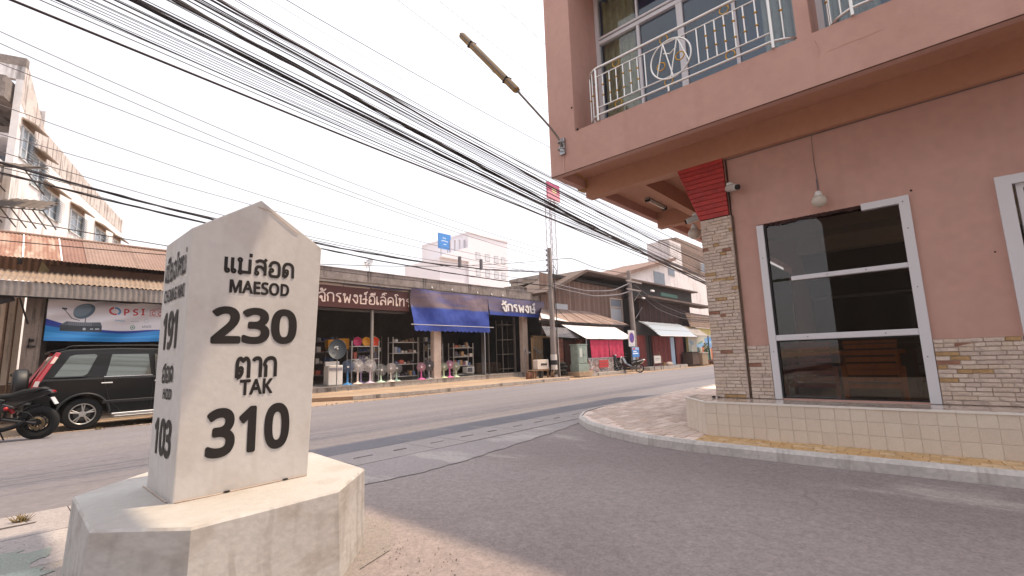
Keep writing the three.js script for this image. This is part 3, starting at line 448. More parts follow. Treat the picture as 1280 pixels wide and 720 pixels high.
// lamps, cameras and fittings
function globe(x, y, z, r, label) { const t = thing('globe_lamp', label, 'lamp', [x, y, z]); mk('globe', SP(r, 0, 0, 0, 1, 0.92, 1), PM({ color: 0xd9d2c6, roughness: 0.3, transmission: 0.25, thickness: 0 }), t); mk('gallery', [C(r * 0.42, r * 0.55, r * 0.5, 20, 0, r * 1.05, 0), C(r * 0.3, r * 0.42, r * 0.2, 20, 0, r * 1.38, 0)], M.white, t); mk('wire', bar([0, r * 1.4, 0], [0, 0.3, 0], 0.006), M.greyCable, t); }
globe(7.02, 3.12, -0.87, 0.088, 'white globe lamp hanging on a wire above the hotel window');
globe(7.95, 3.25, -2.82, 0.11, 'white globe lamp hanging left of the stone column');
function cctv(x, y, z, turn, label) { const t = thing('security_camera', label, 'camera', [x, y, z], null, turn); mk('base', [C(0.05, 0.05, 0.03, 16, 0, 0.05, 0), B(0.03, 0.08, 0.03, 0, 0.02, 0)], M.white, t); mk('housing', place(new RoundedBoxGeometry(0.24, 0.1, 0.1, 3, 0.04), -0.04, -0.02, 0, 0, 0, 0.25), flat('#b9b5b0', 0.4), t); mk('lens', place(new THREE.CylinderGeometry(0.038, 0.038, 0.03, 18), -0.158, -0.05, 0, 0, 0, PI / 2 + 0.25), M.black, t); mk('cable', TU([[0.05, 0, 0.0], [0.07, -0.1, 0.02], [0.06, -0.2, 0.01]], 0.008, 12, 5), M.black, t); }
cctv(7.05, 3.6, -1.93, 0.9, 'white security camera on the pink wall beside the red bracket');
cctv(7.45, 3.38, -2.6, -1.3, 'white security camera on the street side of the column head');
{ const t = thing('strip_light', 'fluorescent strip light under the pink arcade ceiling', 'lamp', [8.95, 4.3, -3.9]); mk('body', RB(0.85, 0.05, 0.1, 0.01, 0, 0, 0), flat('#8a7f74', 0.5), t); mk('tube', C(0.016, 0.016, 0.72, 10, 0, -0.04, 0, 0, 0, PI / 2), flat('#e2dccd', 0.4), t); mk('cap', B(0.04, 0.06, 0.1, -0.4, -0.03, 0), M.grime, t); mk('cap', B(0.04, 0.06, 0.1, 0.4, -0.03, 0), M.grime, t); mk('cord', bar([0.1, 0.02, 0], [0.25, 0.14, 0.35], 0.006), M.greyCable, t); }
{ // street lamp on the building corner
  const t = thing('street_lamp', 'long brown street lamp on a thin arm from the pink building corner', 'street lamp', [6.15, 4.72, -4.23]);
  const a = [5.4, 5.545, -4.547], b = [4.7 + 0.35, 6.88, -5.5], d = V(b[0] - a[0], b[1] - a[1], b[2] - a[2]), l = d.length(); d.normalize();
  mw('bracket', [B(0.05, 0.28, 0.1, 6.15, 4.72, -4.23), TO(0.05, 0.012, 6.1, 4.78, -4.23, PI / 2), TO(0.05, 0.012, 6.1, 4.66, -4.23, PI / 2)], M.steel, t);
  mw('arm', TU([[6.1, 4.7, -4.23], [6.08, 4.86, -4.26], [5.9, 5.06, -4.33], [5.4, 5.545, -4.547], [5.36, 5.63, -4.6]], 0.018, 40, 8), flat('#7d746f', 0.5, 0.4), t);
  const g = new RoundedBoxGeometry(0.13, l, 0.11, 4, 0.05), q = new THREE.Quaternion().setFromUnitVectors(V(0, 1, 0), d); const put = (geo) => geo.applyQuaternion(q).translate((a[0] + b[0]) / 2, (a[1] + b[1]) / 2, (a[2] + b[2]) / 2);
  mw('housing', put(g), worn('#a3834f', { c2: '#937443', c3: '#ad8f5c', size: [0.5, 0.5], n: 64, rough: 0.5 }), t);
  mw('reflector', [put(new RoundedBoxGeometry(0.145, l * 0.98, 0.025, 2, 0.01).translate(0, 0, 0.02))], flat('#6b625c', 0.5), t);
  mws('clip', [put(B(0.15, 0.02, 0.12, 0, l * 0.3, 0)), put(B(0.15, 0.02, 0.12, 0, -l * 0.32, 0))], M.grime, t);
}
// steel canopy on posts over the lane mouth: unseen above the viewer, its panel shaped to cast shade on the stone
{
  const t = thing('shade_canopy', 'unseen steel framed canopy over the lane, shaped to shade the milestone', 'canopy', [-1.6, 0, -1.2]);
  const fm = flat('#55504e', 0.6, 0.3);
  mw('shade_panel', [BX(-2.4, 2.66, 6.5, 6.53, -4.06, -1.0)], flat('#b9b2ac', 0.7), t);
  mw('rafter', [0, 1, 2, 3, 4].map((k) => BX(-2.4 + k * 1.22, -2.33 + k * 1.22, 6.4, 6.497, -4.0, -1.05)), fm, t);
  mw('post', [bar([-2.3, 0, 0.6], [-2.3, 6.5, 0.6], 0.05, 10)], fm, t); mw('post', [bar([-2.3, 0, -4.02], [-2.3, 6.5, -4.02], 0.05, 10)], fm, t); mw('side_beam', BX(-2.36, -2.24, 6.3, 6.39, -4.05, 0.65), fm, t);
  mw('brace', [bar([-2.3, 4.6, -4.0], [0.6, 6.42, -4.0], 0.03)], fm, t);
}

// the row of buildings on the other side of the lane, unseen beside and behind the viewer, added to cut light on the hotel
{
  const t = thing('unseen_shophouse', 'unseen dark shophouse row across the lane, added to cut light on the hotel', 'building', [-12, 0, 4]);
  const W = worn('#57504b', { c2: '#4d4743', size: [5, 5], drip: 0.3 });  // walls darkened to dim what the hotel window reflects
  mw('wall', [BX(-20, -9, 0, 6.8, -2.9, 18)], W, t); mw('shade_block', BX(-20, -6.5, 0, 12, 3.2, 18.1), W, t); mw('cornice', BX(-20, -8.7, 6.8, 7.05, -3.1, 18.2), W, t);  // taller block added to hold back sky light from the lane
  for (let k = 0; k < 1; k++) { const z = 0.9 + k * 3.5; const f = mw('window', BX(-9.02, -8.94, 4.3, 5.9, z - 0.9, z + 0.9), M.concrete, t); mw('pane', BX(-8.95, -8.92, 4.4, 5.8, z - 0.8, z + 0.8), flat('#4a5057', 0.15), f); mw('shutter', corr([-8.95, 0.1, z - 1.4], [0, 0, 2.8], [0, 3, 0], 0.15, 0.02), flat('#6f6a66', 0.6), t); }
}
// ---------------------------------------------------------------- lettering: stroked Thai letters (units: letter body 10 high, baseline 0)
const TH = {
  'ก': [9, 'M1.7 0V-5.6L.8-6.6Q1.4-10 4.6-10Q7.6-10 7.6-6.6V0'], 'า': [7, 'M1-8.6Q1.7-10 3.4-10Q5.4-10 5.4-7.6V0'],
  'ต': [10, 'M1.7-.2V-6.6Q1.7-10 3.6-10L5-8.8L6.4-10Q8.4-10 8.4-6.6V0M1.7-.2Q4.4-1 4.6-3.6', [3.8, -4.4]], 'ด': [10, 'M1.7-.2V-6Q1.7-10 5-10Q8.4-10 8.4-6V0M1.7-.2Q4.4-1 4.6-3.6', [3.8, -4.4]],
  'ค': [10, 'M1.7-.2V-6Q1.7-10 5-10Q8.4-10 8.4-6V0M1.7-.6Q2.2-3 3.8-4.6', [4.9, -5]], 'อ': [9.6, 'M1.7-6.2Q1.9-10 5-10Q8.2-10 8.2-6V-2.6Q8.2 0 6 0H3.8Q1.7 0 1.7-2V-3.6', [2.8, -4.2]],
  'เ': [4, 'M1.3-10V-1.4', [2.2, -1.2]], 'โ': [5, 'M2.4-1.4V-10Q2.4-11.8 1.2-12.2Q-.2-13.8 2-14.2Q4.4-14.2 4.8-13', [3.2, -1.2]], 'ใ': [5, 'M2.4 0V-9.6Q2.4-11.4 3.2-12', [2.4, -13]],
  'ม': [10.4, 'M2.2-8.4V-1H8.4V-10M2.2-1V0', [2, -9], [2.4, -.9]], 'ล': [9.6, 'M2.2-1.6Q1.4-5.8 4.4-5.8Q6.4-5.8 8-3M1.8-8.6Q3.6-10.2 5.4-10Q8.2-9.6 8.2-6V0', [2.6, -1.2]],
  'ส': [9.8, 'M2.2-1.6Q1.4-5.8 4.4-5.8Q6.4-5.8 8-3M1.8-8.6Q3.6-10.2 5.4-10Q8.2-9.6 8.2-6V0M7-9.2L9-11.4', [2.6, -1.2]], 'ช': [9.6, 'M2.8-7.6Q4.6-8 3.4-6.4L2.8-5V0H8V-6.4L8.2-8L9.4-10', [2.2, -8.8]],
  'ย': [9.6, 'M2-8V-7Q2-5.4 4.4-5.4Q2-5 2-3V0H8V-10', [2.6, -9]], 'ง': [8, 'M4.4-9.8Q6.4-9.4 6.4-6.4V-2Q6 0 4.6 0L1-4.8', [3.6, -8.6]], 'ห': [10, 'M2-8.4V0M2-3L6.2-7.6M8.4 0V-5Q8.2-7.6 6.8-7.8', [2, -9], [7.4, -9]],
  'ฮ': [9.6, 'M1.7-6.2Q1.9-10 5-10Q8-9.6 8.2-6V-2.6Q8.2 0 6 0H3.8Q1.7 0 1.7-2V-3.6M4.6-10Q6-12 8.8-11.6', [2.8, -4.2]], 'จ': [9, 'M1.4-8Q2.4-10 5-10Q7.6-10 7.6-6.4V0H5.4Q4.6-.6 4.6-3.4', [3.6, -4.4]],
  'ร': [8, 'M1.6-7Q2-9.8 4-9.6L6.8-10M1.6-7Q5.6-7 5.8-2.2', [5.4, -1.2]], 'พ': [10.6, 'M2.2-8L3.2 0L5.4-6.4L7.6 0L9-10', [2.2, -9]], 'ษ': [10.6, 'M2.2-8.4V0H8.2V-10M4.6-4.6Q6.4-6.8 10-4.4', [2, -9]], 'ท': [9.6, 'M2-8.4V0M2-5Q6-11.8 7.6-8.6V0', [2, -9]],
  '่': [0, 'M-1.6-14V-11.6'], 'ั': [0, 'M-4.6-12.2Q-2.6-10.6 -.6-14', [-5, -13]], 'ี': [0, 'M-6.6-11.6Q-4.6-14.4-1.2-11.6ZM-1.2-11.6V-14.4'], '์': [0, 'M-2.4-13Q-1.4-14 -.2-14.6', [-3, -12.2]], '็': [0, 'M-5.6-11.6Q-6-13.6-4-13.2Q-2.4-13-2.8-11.8M-5.4-13.4Q-3-15.4 0-14.6'], ' ': [5, ''],
};
function thai(x, text, left, base, width, bodyH, stroke, loop = 1, squash) {
  let w = 0; for (const c of text) w += TH[c][0];
  const sy = bodyH / 10, sx = width / w; x.save(); x.translate(left, base); x.scale(sx, sy); x.lineWidth = stroke; x.lineCap = 'butt'; x.lineJoin = 'round';
  for (const c of text) { const [adv, d, ...loops] = TH[c]; if (d) x.stroke(new Path2D(d)); for (const [a, b] of loops) { x.beginPath(); x.arc(a, b, loop, 0, 7); x.stroke(); } x.translate(adv, 0); }
  x.restore();
}
function fitText(x, text, left, base, width, height, font, bold = 0) {   // cap height `height`
  x.save(); x.font = '100px ' + font; const w = x.measureText(text).width; x.translate(left, base); x.scale(width / w, height / 71.5); x.fillText(text, 0, 0); if (bold) { x.lineWidth = bold; x.lineJoin = 'round'; x.strokeText(text, 0, 0); } x.restore();
}
// ---------------------------------------------------------------- the milestone
{
  const t = thing('milestone', 'giant white concrete milestone lettered 230 and 310 on an eight sided base', 'milestone', [1.12, 0, -3.58]);
  const paint = worn('#d0ccc9', { c2: '#c9c4c0', c3: '#c1b9b3', a3: 0.35, size: [1.6, 1.6], p: [3, 3], v: 0.025, n: 512, rough: 0.75, bump: 0.0015, bs: 0.9, drip: 0.10, dripc: '#9c8f83' });
  const foot = worn('#c4c0bd', { c2: '#b9b3af', c3: '#a2988f', a3: 0.4, size: [1.4, 0.9], p: [3, 3], v: 0.06, n: 512, rough: 0.85, bump: 0.002, bs: 0.7, drip: 0.32, dripc: '#8d857f' });
  const oct = [[1.88, -3.1], [1.47, -2.72], [0.69, -2.7], [0.36, -3.08], [0.38, -3.98], [0.84, -4.42], [1.5, -4.44], [1.95, -4.06]];
  const bot = [[1.86, -3.06], [1.5, -2.7], [0.66, -2.66], [0.31, -3.06], [0.34, -4.0], [0.82, -4.46], [1.52, -4.48], [1.97, -4.06]];
  for (const q of [oct, bot]) for (const p of q) { p[0] = 1.12 + (p[0] - 1.12) * 0.96; p[1] = -3.58 + (p[1] + 3.58) * 0.99; }
  bot.forEach((p, i) => { p[0] = oct[i][0] + (p[0] - oct[i][0]) * 0.5; p[1] = oct[i][1] + (p[1] - oct[i][1]) * 0.5; });
  const g = []; const Y = 0.5, e = 0.012;
  const sh = oct.map(([x, z]) => [1.12 + (x - 1.12) * (1 - e), -3.58 + (z + 3.58) * (1 - e)]);
  for (let i = 0; i < 8; i++) { const j = (i + 1) % 8; g.push(quad([bot[i][0], -0.03, bot[i][1]], [bot[j][0], -0.03, bot[j][1]], [oct[j][0], Y - 0.012, oct[j][1]], [oct[i][0], Y - 0.012, oct[i][1]]), quad([oct[i][0], Y - 0.012, oct[i][1]], [oct[j][0], Y - 0.012, oct[j][1]], [sh[j][0], Y, sh[j][1]], [sh[i][0], Y, sh[i][1]])); }
  mw('base', g, foot, t);
  mw('base_top', flatShape(sh, Y), worn('#bab6b2', { c2: '#b4afaa', c3: '#a9a199', a3: 0.4, size: [1.5, 1.5], p: [3, 3], v: 0.03, n: 256, rough: 0.75, bump: 0.003 }), t);
  // pillar: a gabled block that widens a little towards its shoulders
  const Fb = [[0.752, 0.495], [1.512, 0.495], [1.566, 2.087], [1.14, 2.352], [0.757, 2.087]];
  const pg = EX(Fb, 0.61, 0.008); pg.translate(0, 0, -3.875);
  { const p = pg.attributes.position; for (let i = 0; i < p.count; i++) { p.setZ(i, p.getZ(i) + Math.sin(p.getY(i) * 3.1 + p.getX(i) * 2) * 0.0015); } pg.computeVertexNormals(); }
  mw('pillar', pg, paint, t);
  mws('crack', [TU([[1.12, 2.3, -3.253], [1.2, 2.285, -3.253], [1.31, 2.21, -3.253], [1.37, 2.17, -3.253], [1.39, 2.165, -3.253]], 0.0022, 30, 4), TU([[0.76, 0.505, -3.25], [1.0, 0.503, -3.248], [1.3, 0.506, -3.248], [1.5, 0.504, -3.25]], 0.004, 30, 4), TU([[0.735, 0.504, -3.3], [0.733, 0.505, -3.6], [0.735, 0.504, -3.9]], 0.004, 20, 4)], M.cream, t);
  mw('stain', [[1.02, 0.508], [1.36, 0.508]].map(([x, y]) => SP(0.012, x, y, -3.246, 1.6, 0.5, 0.6)), M.grime, t);
  const ink = '#1d1715';
  // front face, 0.72 m x 1.40 m, from y = 0.62 to 2.02
  const front = canvasTex(1024, 1991, (x, W, Hh) => {
    const X = (m) => (m - 0.80) / 0.72 * W, Yp = (m) => (2.02 - m) / 1.4 * Hh; x.clearRect(0, 0, W, Hh); x.fillStyle = x.strokeStyle = ink;
    const y = (m) => Yp(m);
    thai(x, 'แม่สอด'.replace('แ', 'เเ'), X(0.935), y(1.838), X(1.377) - X(0.935), y(1.838) - y(1.935), 2.0, 0.75);
    fitText(x, 'MAESOD', X(0.968), y(1.713), X(1.344) - X(0.968), y(1.713) - y(1.789), 'bold sans-serif', 7);
    fitText(x, '230', X(0.885), y(1.4), X(1.405) - X(0.885), y(1.4) - y(1.606), 'bold sans-serif', 8);
    thai(x, 'ตาก', X(1.026), y(1.172), X(1.286) - X(1.026), y(1.172) - y(1.294), 2.0, 0.75);
    fitText(x, 'TAK', X(1.065), y(1.07), X(1.255) - X(1.065), y(1.07) - y(1.158), 'bold sans-serif', 6);
    fitText(x, '310', X(0.895), y(0.728), X(1.378) - X(0.895), y(0.728) - y(0.982), 'bold sans-serif', 8);
  });
  const lm = (map) => SM({ map, transparent: true, alphaTest: 0.02, roughness: 0.7 });
  { const gq = quad([0.80, 0.62, -3.2535], [1.52, 0.62, -3.2535], [1.52, 2.02, -3.2535], [0.80, 2.02, -3.2535]); mw('lettering', gq, lm(front), t, null, true); }
  // left face, 0.66 m x 1.5 m: z runs from -3.925 (left) to -3.265 (right)
  const side = canvasTex(768, 1746, (x, W, Hh) => {
    const X = (z) => (z + 3.925) / 0.66 * W, y = (m) => (2.1 - m) / 1.5 * Hh; x.clearRect(0, 0, W, Hh); x.fillStyle = x.strokeStyle = ink;
    thai(x, 'เชียงใหม่', X(-3.87), y(1.82), X(-3.33) - X(-3.87), y(1.82) - y(1.935), 1.8, 0.75);
    fitText(x, 'CHIANG MAI', X(-3.85), y(1.68), X(-3.33) - X(-3.85), y(1.68) - y(1.755), 'bold sans-serif', 6);
    fitText(x, '191', X(-3.82), y(1.38), X(-3.4) - X(-3.82), y(1.38) - y(1.595), 'bold sans-serif', 8);
    thai(x, 'ฮอด', X(-3.74), y(1.165), X(-3.45) - X(-3.74), y(1.165) - y(1.255), 1.9, 0.75);
    fitText(x, 'HOD', X(-3.68), y(1.062), X(-3.45) - X(-3.68), y(1.062) - y(1.12), 'bold sans-serif', 6);
    fitText(x, '103', X(-3.83), y(0.735), X(-3.38) - X(-3.83), y(0.735) - y(0.93), 'bold sans-serif', 8);
  });
  { const xs = (y) => 0.7435 + (y - 0.495) / 1.592 * 0.003 + 0.005; const gq = quad([xs(0.6), 0.6, -3.875], [xs(0.6), 0.6, -3.265], [xs(2.08), 2.1, -3.265], [xs(2.08), 2.1, -3.875]); mw('lettering', gq, lm(side), t, null, true); }
}
// ---------------------------------------------------------------- electrical shop across the road
const shop = thing('electrical_shop', 'low open-fronted shop with weathered concrete parapet across the road', 'shop', [16, 0, -18.3]);
{
  const h = shop, x0 = 6.8, x1 = 23.3;
  mw('parapet', [BX(x0, x1, 4.66, 5.14, -18.35, -18.05)], M.dirtyParapet, h);
  mw('parapet_cap', [BX(x0, x1 + 0.03, 5.14, 5.17, -18.38, -18.02)], M.dirtyParapet, h);
  mw('roof_slab', BX(x0, x1, 4.55, 4.655, -26, -18.1), M.concrete, h);
  mw('plinth', [BX(x0, 22, 0.02, 0.31, -26, -18.16)], M.concrete, h);
  mw('plinth_edge', [BX(x0, 22, 0.29, 0.318, -18.3, -18.14)], M.concrete, h);
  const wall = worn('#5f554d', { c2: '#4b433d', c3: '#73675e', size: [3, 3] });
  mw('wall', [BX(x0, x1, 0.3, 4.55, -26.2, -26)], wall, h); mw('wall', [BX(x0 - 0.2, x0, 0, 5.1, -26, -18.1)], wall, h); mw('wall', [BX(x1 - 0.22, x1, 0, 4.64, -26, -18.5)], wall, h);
  for (const x of [14.8, 21.55, 18.1]) mw('pillar', BX(x - (x === 18.1 ? 0.03 : 0.24), x + (x === 18.1 ? 0.03 : 0.22), 0.3, 4.55, -18.5, -18.24), x === 18.1 ? M.steel : M.cream, h);
  mw('beam', BX(x0, x1, 4.42, 4.64, -18.5, -18.3), M.concrete, h);
  mw('mullion', [BX(11.15, 11.25, 0.31, 3.5, -18.4, -18.3)], flat('#8a837d', 0.5), h);
  mws('shutter_post', [BX(18.95, 19.0, 0.31, 3.6, -18.9, -18.8), BX(20.95, 21.05, 0.31, 3.6, -18.7, -18.6)], flat('#5a524c', 0.5), h);
  mw('shutter_box', [BX(x0, 13, 3.4, 3.5, -18.45, -18.35)], flat('#4d4642', 0.7), h);
  mw('lintel_strip', [BX(8.6, 9.7, 4.42, 4.52, -18.28, -18.2), BX(9.75, 11.0, 4.42, 4.47, -18.28, -18.2), BX(11.05, 13.0, 4.44, 4.52, -18.28, -18.2)], flat('#a99486', 0.7), h);
  mw('blue_tube', TU([[8.4, 4.62, -18.16], [9.6, 4.56, -18.16], [10.6, 4.55, -18.15], [11.2, 4.5, -18.15], [12.2, 4.47, -18.15], [13.1, 4.56, -18.16]], 0.025, 50, 6), flat('#272a58', 0.6), h);
  // lamps and insulators along the parapet
  for (const x of [14.3, 15.6, 17.4, 18.5, 19.4]) mw('bulb', [SP(0.045, x, 4.72 + (x > 17 ? 0.0 : 0.02), -18.02), C(0.02, 0.03, 0.06, 8, x, 4.79, -18.03)], M.white, h);
  const brown = '#4a1e18';
  const bm = canvasTex(1536, 288, (x, W, Hh) => { x.fillStyle = brown; x.fillRect(0, 0, W, Hh); for (let i = 0; i < 900; i++) { x.fillStyle = `rgba(${rr(20, 110)},${rr(10, 50)},${rr(10, 40)},.06)`; x.fillRect(rr(0, W), rr(0, Hh), rr(10, 160), rr(2, 20)); } x.strokeStyle = '#d8c4b8'; thai(x, 'จักรพงษ์อีเล็คโทรนิค'.replace('นิค', ''), 440, 215, 1130, 118, 1.45, 1); });
  { const w = quad([6.85, 3.52, -18.2], [13.05, 3.52, -18.2], [13.05, 4.41, -18.2], [6.85, 4.41, -18.2]); mw('sign_board', BX(6.85, 13.05, 3.52, 4.41, -18.29, -18.203), flat(brown, 0.6), h); const o = mw('sign_face', w, SM({ map: bm, roughness: 0.6 }), h, null, true); }
}
// blue awning cloths
const tarpMap = (split) => dtex(256, 256, (u, v) => { const blue = mix(hex('#2a46a0'), hex('#23398c'), fbm(u, v, 4, 4, 4, 31)), muted = mix(mix(hex('#6d5a6b'), hex('#4a4a80'), sm(0.3, 0.7, fbm(u, v, 3, 14, 4, 37))), hex('#7d6864'), 0.6 * sm(0.4, 0.6, fbm(u, v, 2, 9, 3, 39))); return mix(blue, muted, split(u, v)); }, [1, 1]);  // blends to a purple brown tone towards the top
function cloth(x0, x1, yt, yb, z, out, scallop, waves) {
  const nx = 90, ny = 24, pos = [], uv = [], idx = [];
  for (let j = 0; j <= ny; j++) for (let i = 0; i <= nx; i++) {
    const u = i / nx, t = j / ny, d = Math.sin(u * 23 + t * 2) * 0.03 * t + waves * Math.sin((u * 3.2 - t * 1.1) * 4.2) * 0.09 * (1 - t * 0.4) * Math.exp(-u * 2.2) + fbm(u + t * 0.12, t, 9, 3, 4, 61) * 0.07 * waves;
    const y = yt + (yb - yt) * t - (j === ny ? scallop * Math.abs(Math.sin(u * PI * 17)) : 0) + 0.03 * Math.sin(u * PI) * (t < 0.05 ? -1 : 0);
    pos.push(x0 + (x1 - x0) * u, y, z + out * t + d); uv.push(u, 1 - t);
  }
  for (let j = 0; j < ny; j++) for (let i = 0; i < nx; i++) { const a = j * (nx + 1) + i, b = a + nx + 1; idx.push(a, b, b + 1, a, b + 1, a + 1); }
  const g = new THREE.BufferGeometry(); g.setAttribute('position', new THREE.Float32BufferAttribute(pos, 3)); g.setAttribute('uv', new THREE.Float32BufferAttribute(uv, 2)); g.setIndex(idx); g.computeVertexNormals(); return g;
}
{
  const t = thing('awning_cloth', 'wide blue tarpaulin awning with purple brown upper half hanging over the shop front', 'awning', [15.5, 2.6, -18.0]);
  mw('cloth', cloth(13.02, 18.1, 4.6, 2.64, -18.0, 0.12, 0.07, 1.7), SM({ map: tarpMap((u, v) => sm(0.52, 0.585, v + 0.04 * (fbm(u, v, 9, 2, 3, 5) - 0.5))), roughness: 0.55 }), t, null, true);
  mw('batten', bar([12.85, 2.88, -17.74], [18.3, 2.86, -17.74], 0.022, 8), flat('#a4a3a8', 0.5), t);
  const t2 = thing('awning_cloth', 'narrow purple brown and blue awning with white Thai lettering at the right end of the shop', 'awning', [20.6, 3.6, -18.0]);
  mw('cloth', cloth(18.16, 23.2, 4.62, 3.58, -18.0, 0.1, 0, 0.2), SM({ map: tarpMap((u, v) => 0.86 * sm(0.1, 0.3, v + 0.1 * (fbm(u, v, 9, 2, 3, 5) - 0.5))), roughness: 0.55 }), t2, null, true);
  const lt = canvasTex(1024, 256, (x, W, Hh) => { x.clearRect(0, 0, W, Hh); x.strokeStyle = '#d9d4d2'; thai(x, 'จักรพงษ์', 30, 205, 940, 125, 2.2, 0.6); });
  mw('lettering', quad([18.95, 3.68, -17.80], [22.3, 3.68, -17.80], [22.3, 4.5, -17.87], [18.95, 4.5, -17.87]), SM({ map: lt, transparent: true, alphaTest: 0.02 }), t2, null, true);
  mw('cord', [bar([18.12, 4.65, -17.98], [18.13, 3.62, -17.9], 0.02), bar([18.0, 3.6, -17.9], [18.4, 3.6, -17.9], 0.03)], flat('#1c2140', 0.7), t2);
}
// wares
function fan(label, x, z, c, hgt = 0.98, turn = 0, cage = '#d2cecd', R = 0.26) {
  const t = thing('standing_fan', label, 'electric fan', [x, 0.312, z], 'electric fans standing along the shop front', turn), m = flat(c, 0.4), hy = hgt - R;
  mk('base', LA([[0, 0], [0.2, 0], [0.205, 0.02], [0.17, 0.05], [0.06, 0.08], [0.045, 0.12]]), m, t);
  mk('stem', C(0.028, 0.04, hy - 0.1, 14, 0, (hy + 0.08) / 2, 0), m, t);
  mk('motor', [SP(0.075, 0, hy, -0.08, 1, 1, 1.3)], m, t);
  const rings = []; for (let k = 1; k <= 5; k++) { rings.push(place(new THREE.TorusGeometry(R * k / 5, 0.004, 4, 26), 0, hy, 0.075 - 0.05 * (k / 5) ** 2)); rings.push(place(new THREE.TorusGeometry(R * k / 5, 0.0028, 4, 26), 0, hy, -0.04 + 0.04 * (k / 5) ** 2)); }
  for (let k = 0; k < 56; k++) { const a = k / 56 * 2 * PI, p = [Math.cos(a), Math.sin(a)]; rings.push(bar([p[0] * 0.04, hy + p[1] * 0.04, 0.075], [p[0] * R, hy + p[1] * R, 0.02], 0.0034, 4)); }
  for (let k = 0; k < 56; k++) { const a = (k + 0.5) / 56 * 2 * PI, p = [Math.cos(a), Math.sin(a)]; rings.push(bar([p[0] * 0.06, hy + p[1] * 0.06, -0.05], [p[0] * R, hy + p[1] * R, 0.0], 0.0034, 4)); }
  rings.push(place(new THREE.TorusGeometry(R, 0.008, 6, 36), 0, hy, 0.01));
  mk('guard', rings, flat(cage, 0.4), t);
  for (let k = 0; k < 3; k++) { const b = new THREE.SphereGeometry(0.09, 12, 8); b.scale(1, 0.62, 0.09); b.translate(0.1, 0, 0); b.rotateX(0.5); b.rotateZ(k * 2.094 + x); mk('blade', b.translate(0, hy, 0.01), flat(cage, 0.4), t); }
  mk('hub', place(new THREE.CylinderGeometry(0.042, 0.042, 0.02, 18), 0, hy, 0.08, PI / 2), flat('#dad6cf', 0.4), t);
  return t;
}
fan('blue standing fan, left end of the fan row beside the white washing machine', 10.05, -18.3, '#3f7fb5', 1.0, -0.3, '#5e6f8a');
fan('cream standing fan with wide grey guard, second in the row from the washing machine', 10.5, -18.28, '#dcc9bd', 1.02, -0.2);
fan('mauve standing fan with cream fans either side, set back', 10.85, -18.62, '#a08fb5', 1.12, 0, '#8b8295');
fan('pale lilac standing fan in front, left of the shop mullion', 11.1, -18.3, '#c3b3c3', 1.0, -0.3);
fan('pale green short fan right of the shop mullion', 11.65, -18.32, '#bcd6bd', 0.8, -0.1, '#8f8f90');
fan('small cream fan between the two pale green fans', 12.15, -18.3, '#d9cfc4', 0.82, -0.5, '#bdb6b4', 0.23);
fan('pale green fan beside the white-shelved goods, right of the small cream fan', 12.5, -18.38, '#b7d3ba', 0.85, -0.3, '#8b8b8d');
fan('bright pink fan standing left of the cream pillar under the blue awning', 13.85, -18.32, '#cf5f9c', 0.8, -0.4, '#c79aa8', 0.21);
fan('dark grey fan against the left side of the cream pillar', 14.35, -18.36, '#8f8b8f', 0.9, -0.4, '#6e6c70');
fan('pale yellow green fan just right of the cream pillar', 15.25, -18.34, '#c9d6a8', 0.75, -0.3, '#b2b8a0', 0.21);
fan('pink fan right of the cream pillar between two greenish fans', 15.6, -18.3, '#d36aa2', 0.85, -0.3, '#c795ac', 0.21);
fan('pale green fan right of the pink fan, beside the microwave shelf', 16.05, -18.34, '#bcd2ac', 0.75, -0.5, '#b7bca8', 0.21);
function shelf(label, x, z, w, d, hgts, c = '#b3aea6') {
  const t = thing('metal_shelf', label, 'shelf', [x, 0.312, z]), m = flat(c, 0.5, 0.2), top = hgts[hgts.length - 1] + 0.25;
  for (const sx of [-1, 1]) for (const sz of [-1, 1]) mk('post', B(0.035, top, 0.035, sx * w / 2, top / 2, sz * d / 2), m, t);
  for (const y of hgts) mk('board', B(w - 0.04, 0.035, d + 0.02, 0, y, 0), m, t);
  return t;
}
const goodsM = ['#c9beb2', '#6d4f44', '#8d8d92', '#5b6f93', '#a8503c', '#d6d0c8', '#49424a', '#9c7a4f', '#7c4b5b', '#3c4f7c'].map((c) => flat(c, 0.55));
function box(x, y, z, w, hh, d, m) { return single('packed_box', RB(w, hh, d, 0.012, x, y + hh / 2, z), m ?? goodsM[Math.floor(rnd() * 10)], 'small boxed household goods on a metal shelf inside the shop', 'box', 'boxed goods on the shop shelves'); }
function pot(x, y, z, r, m) { const t = thing('rice_cooker', 'small round cooker or pot on a metal shelf inside the shop', 'cooker', [x, y, z], 'round cookers on the shop shelves'); mk('body', LA([[0, 0], [r * 0.85, 0], [r, r * 0.3], [r, r], [r * 0.9, r * 1.15], [0, r * 1.2]], 18), m, t); mk('lid', LA([[r * 0.9, 0], [r * 0.6, r * 0.22], [r * 0.2, r * 0.3], [r * 0.15, r * 0.42], [0, r * 0.45]], 18).translate(0, r * 1.18, 0), M.steel, t); return t; }
function stock(x, z, w, hgts, lastTop) { hgts.forEach((y, i) => { let p = x - w / 2 + 0.1; while (p < x + w / 2 - 0.12) { const q = rr(0.14, 0.26); if (rnd() < 0.45) pot(p + q / 2, 0.312 + y + 0.018, z + 0.06, q * 0.42, goodsM[Math.floor(rnd() * 10)]); else box(p + q / 2, 0.312 + y + 0.018, z + 0.05, q * 0.9, rr(0.12, 0.3), rr(0.15, 0.25)); p += q + 0.02; } }); }
const s1 = [0.55, 1.05, 1.62]; shelf('white metal shelf of goods behind the mullion, bright baskets on top', 11.35, -19.3, 1.35, 0.4, s1, '#c4c0ba');
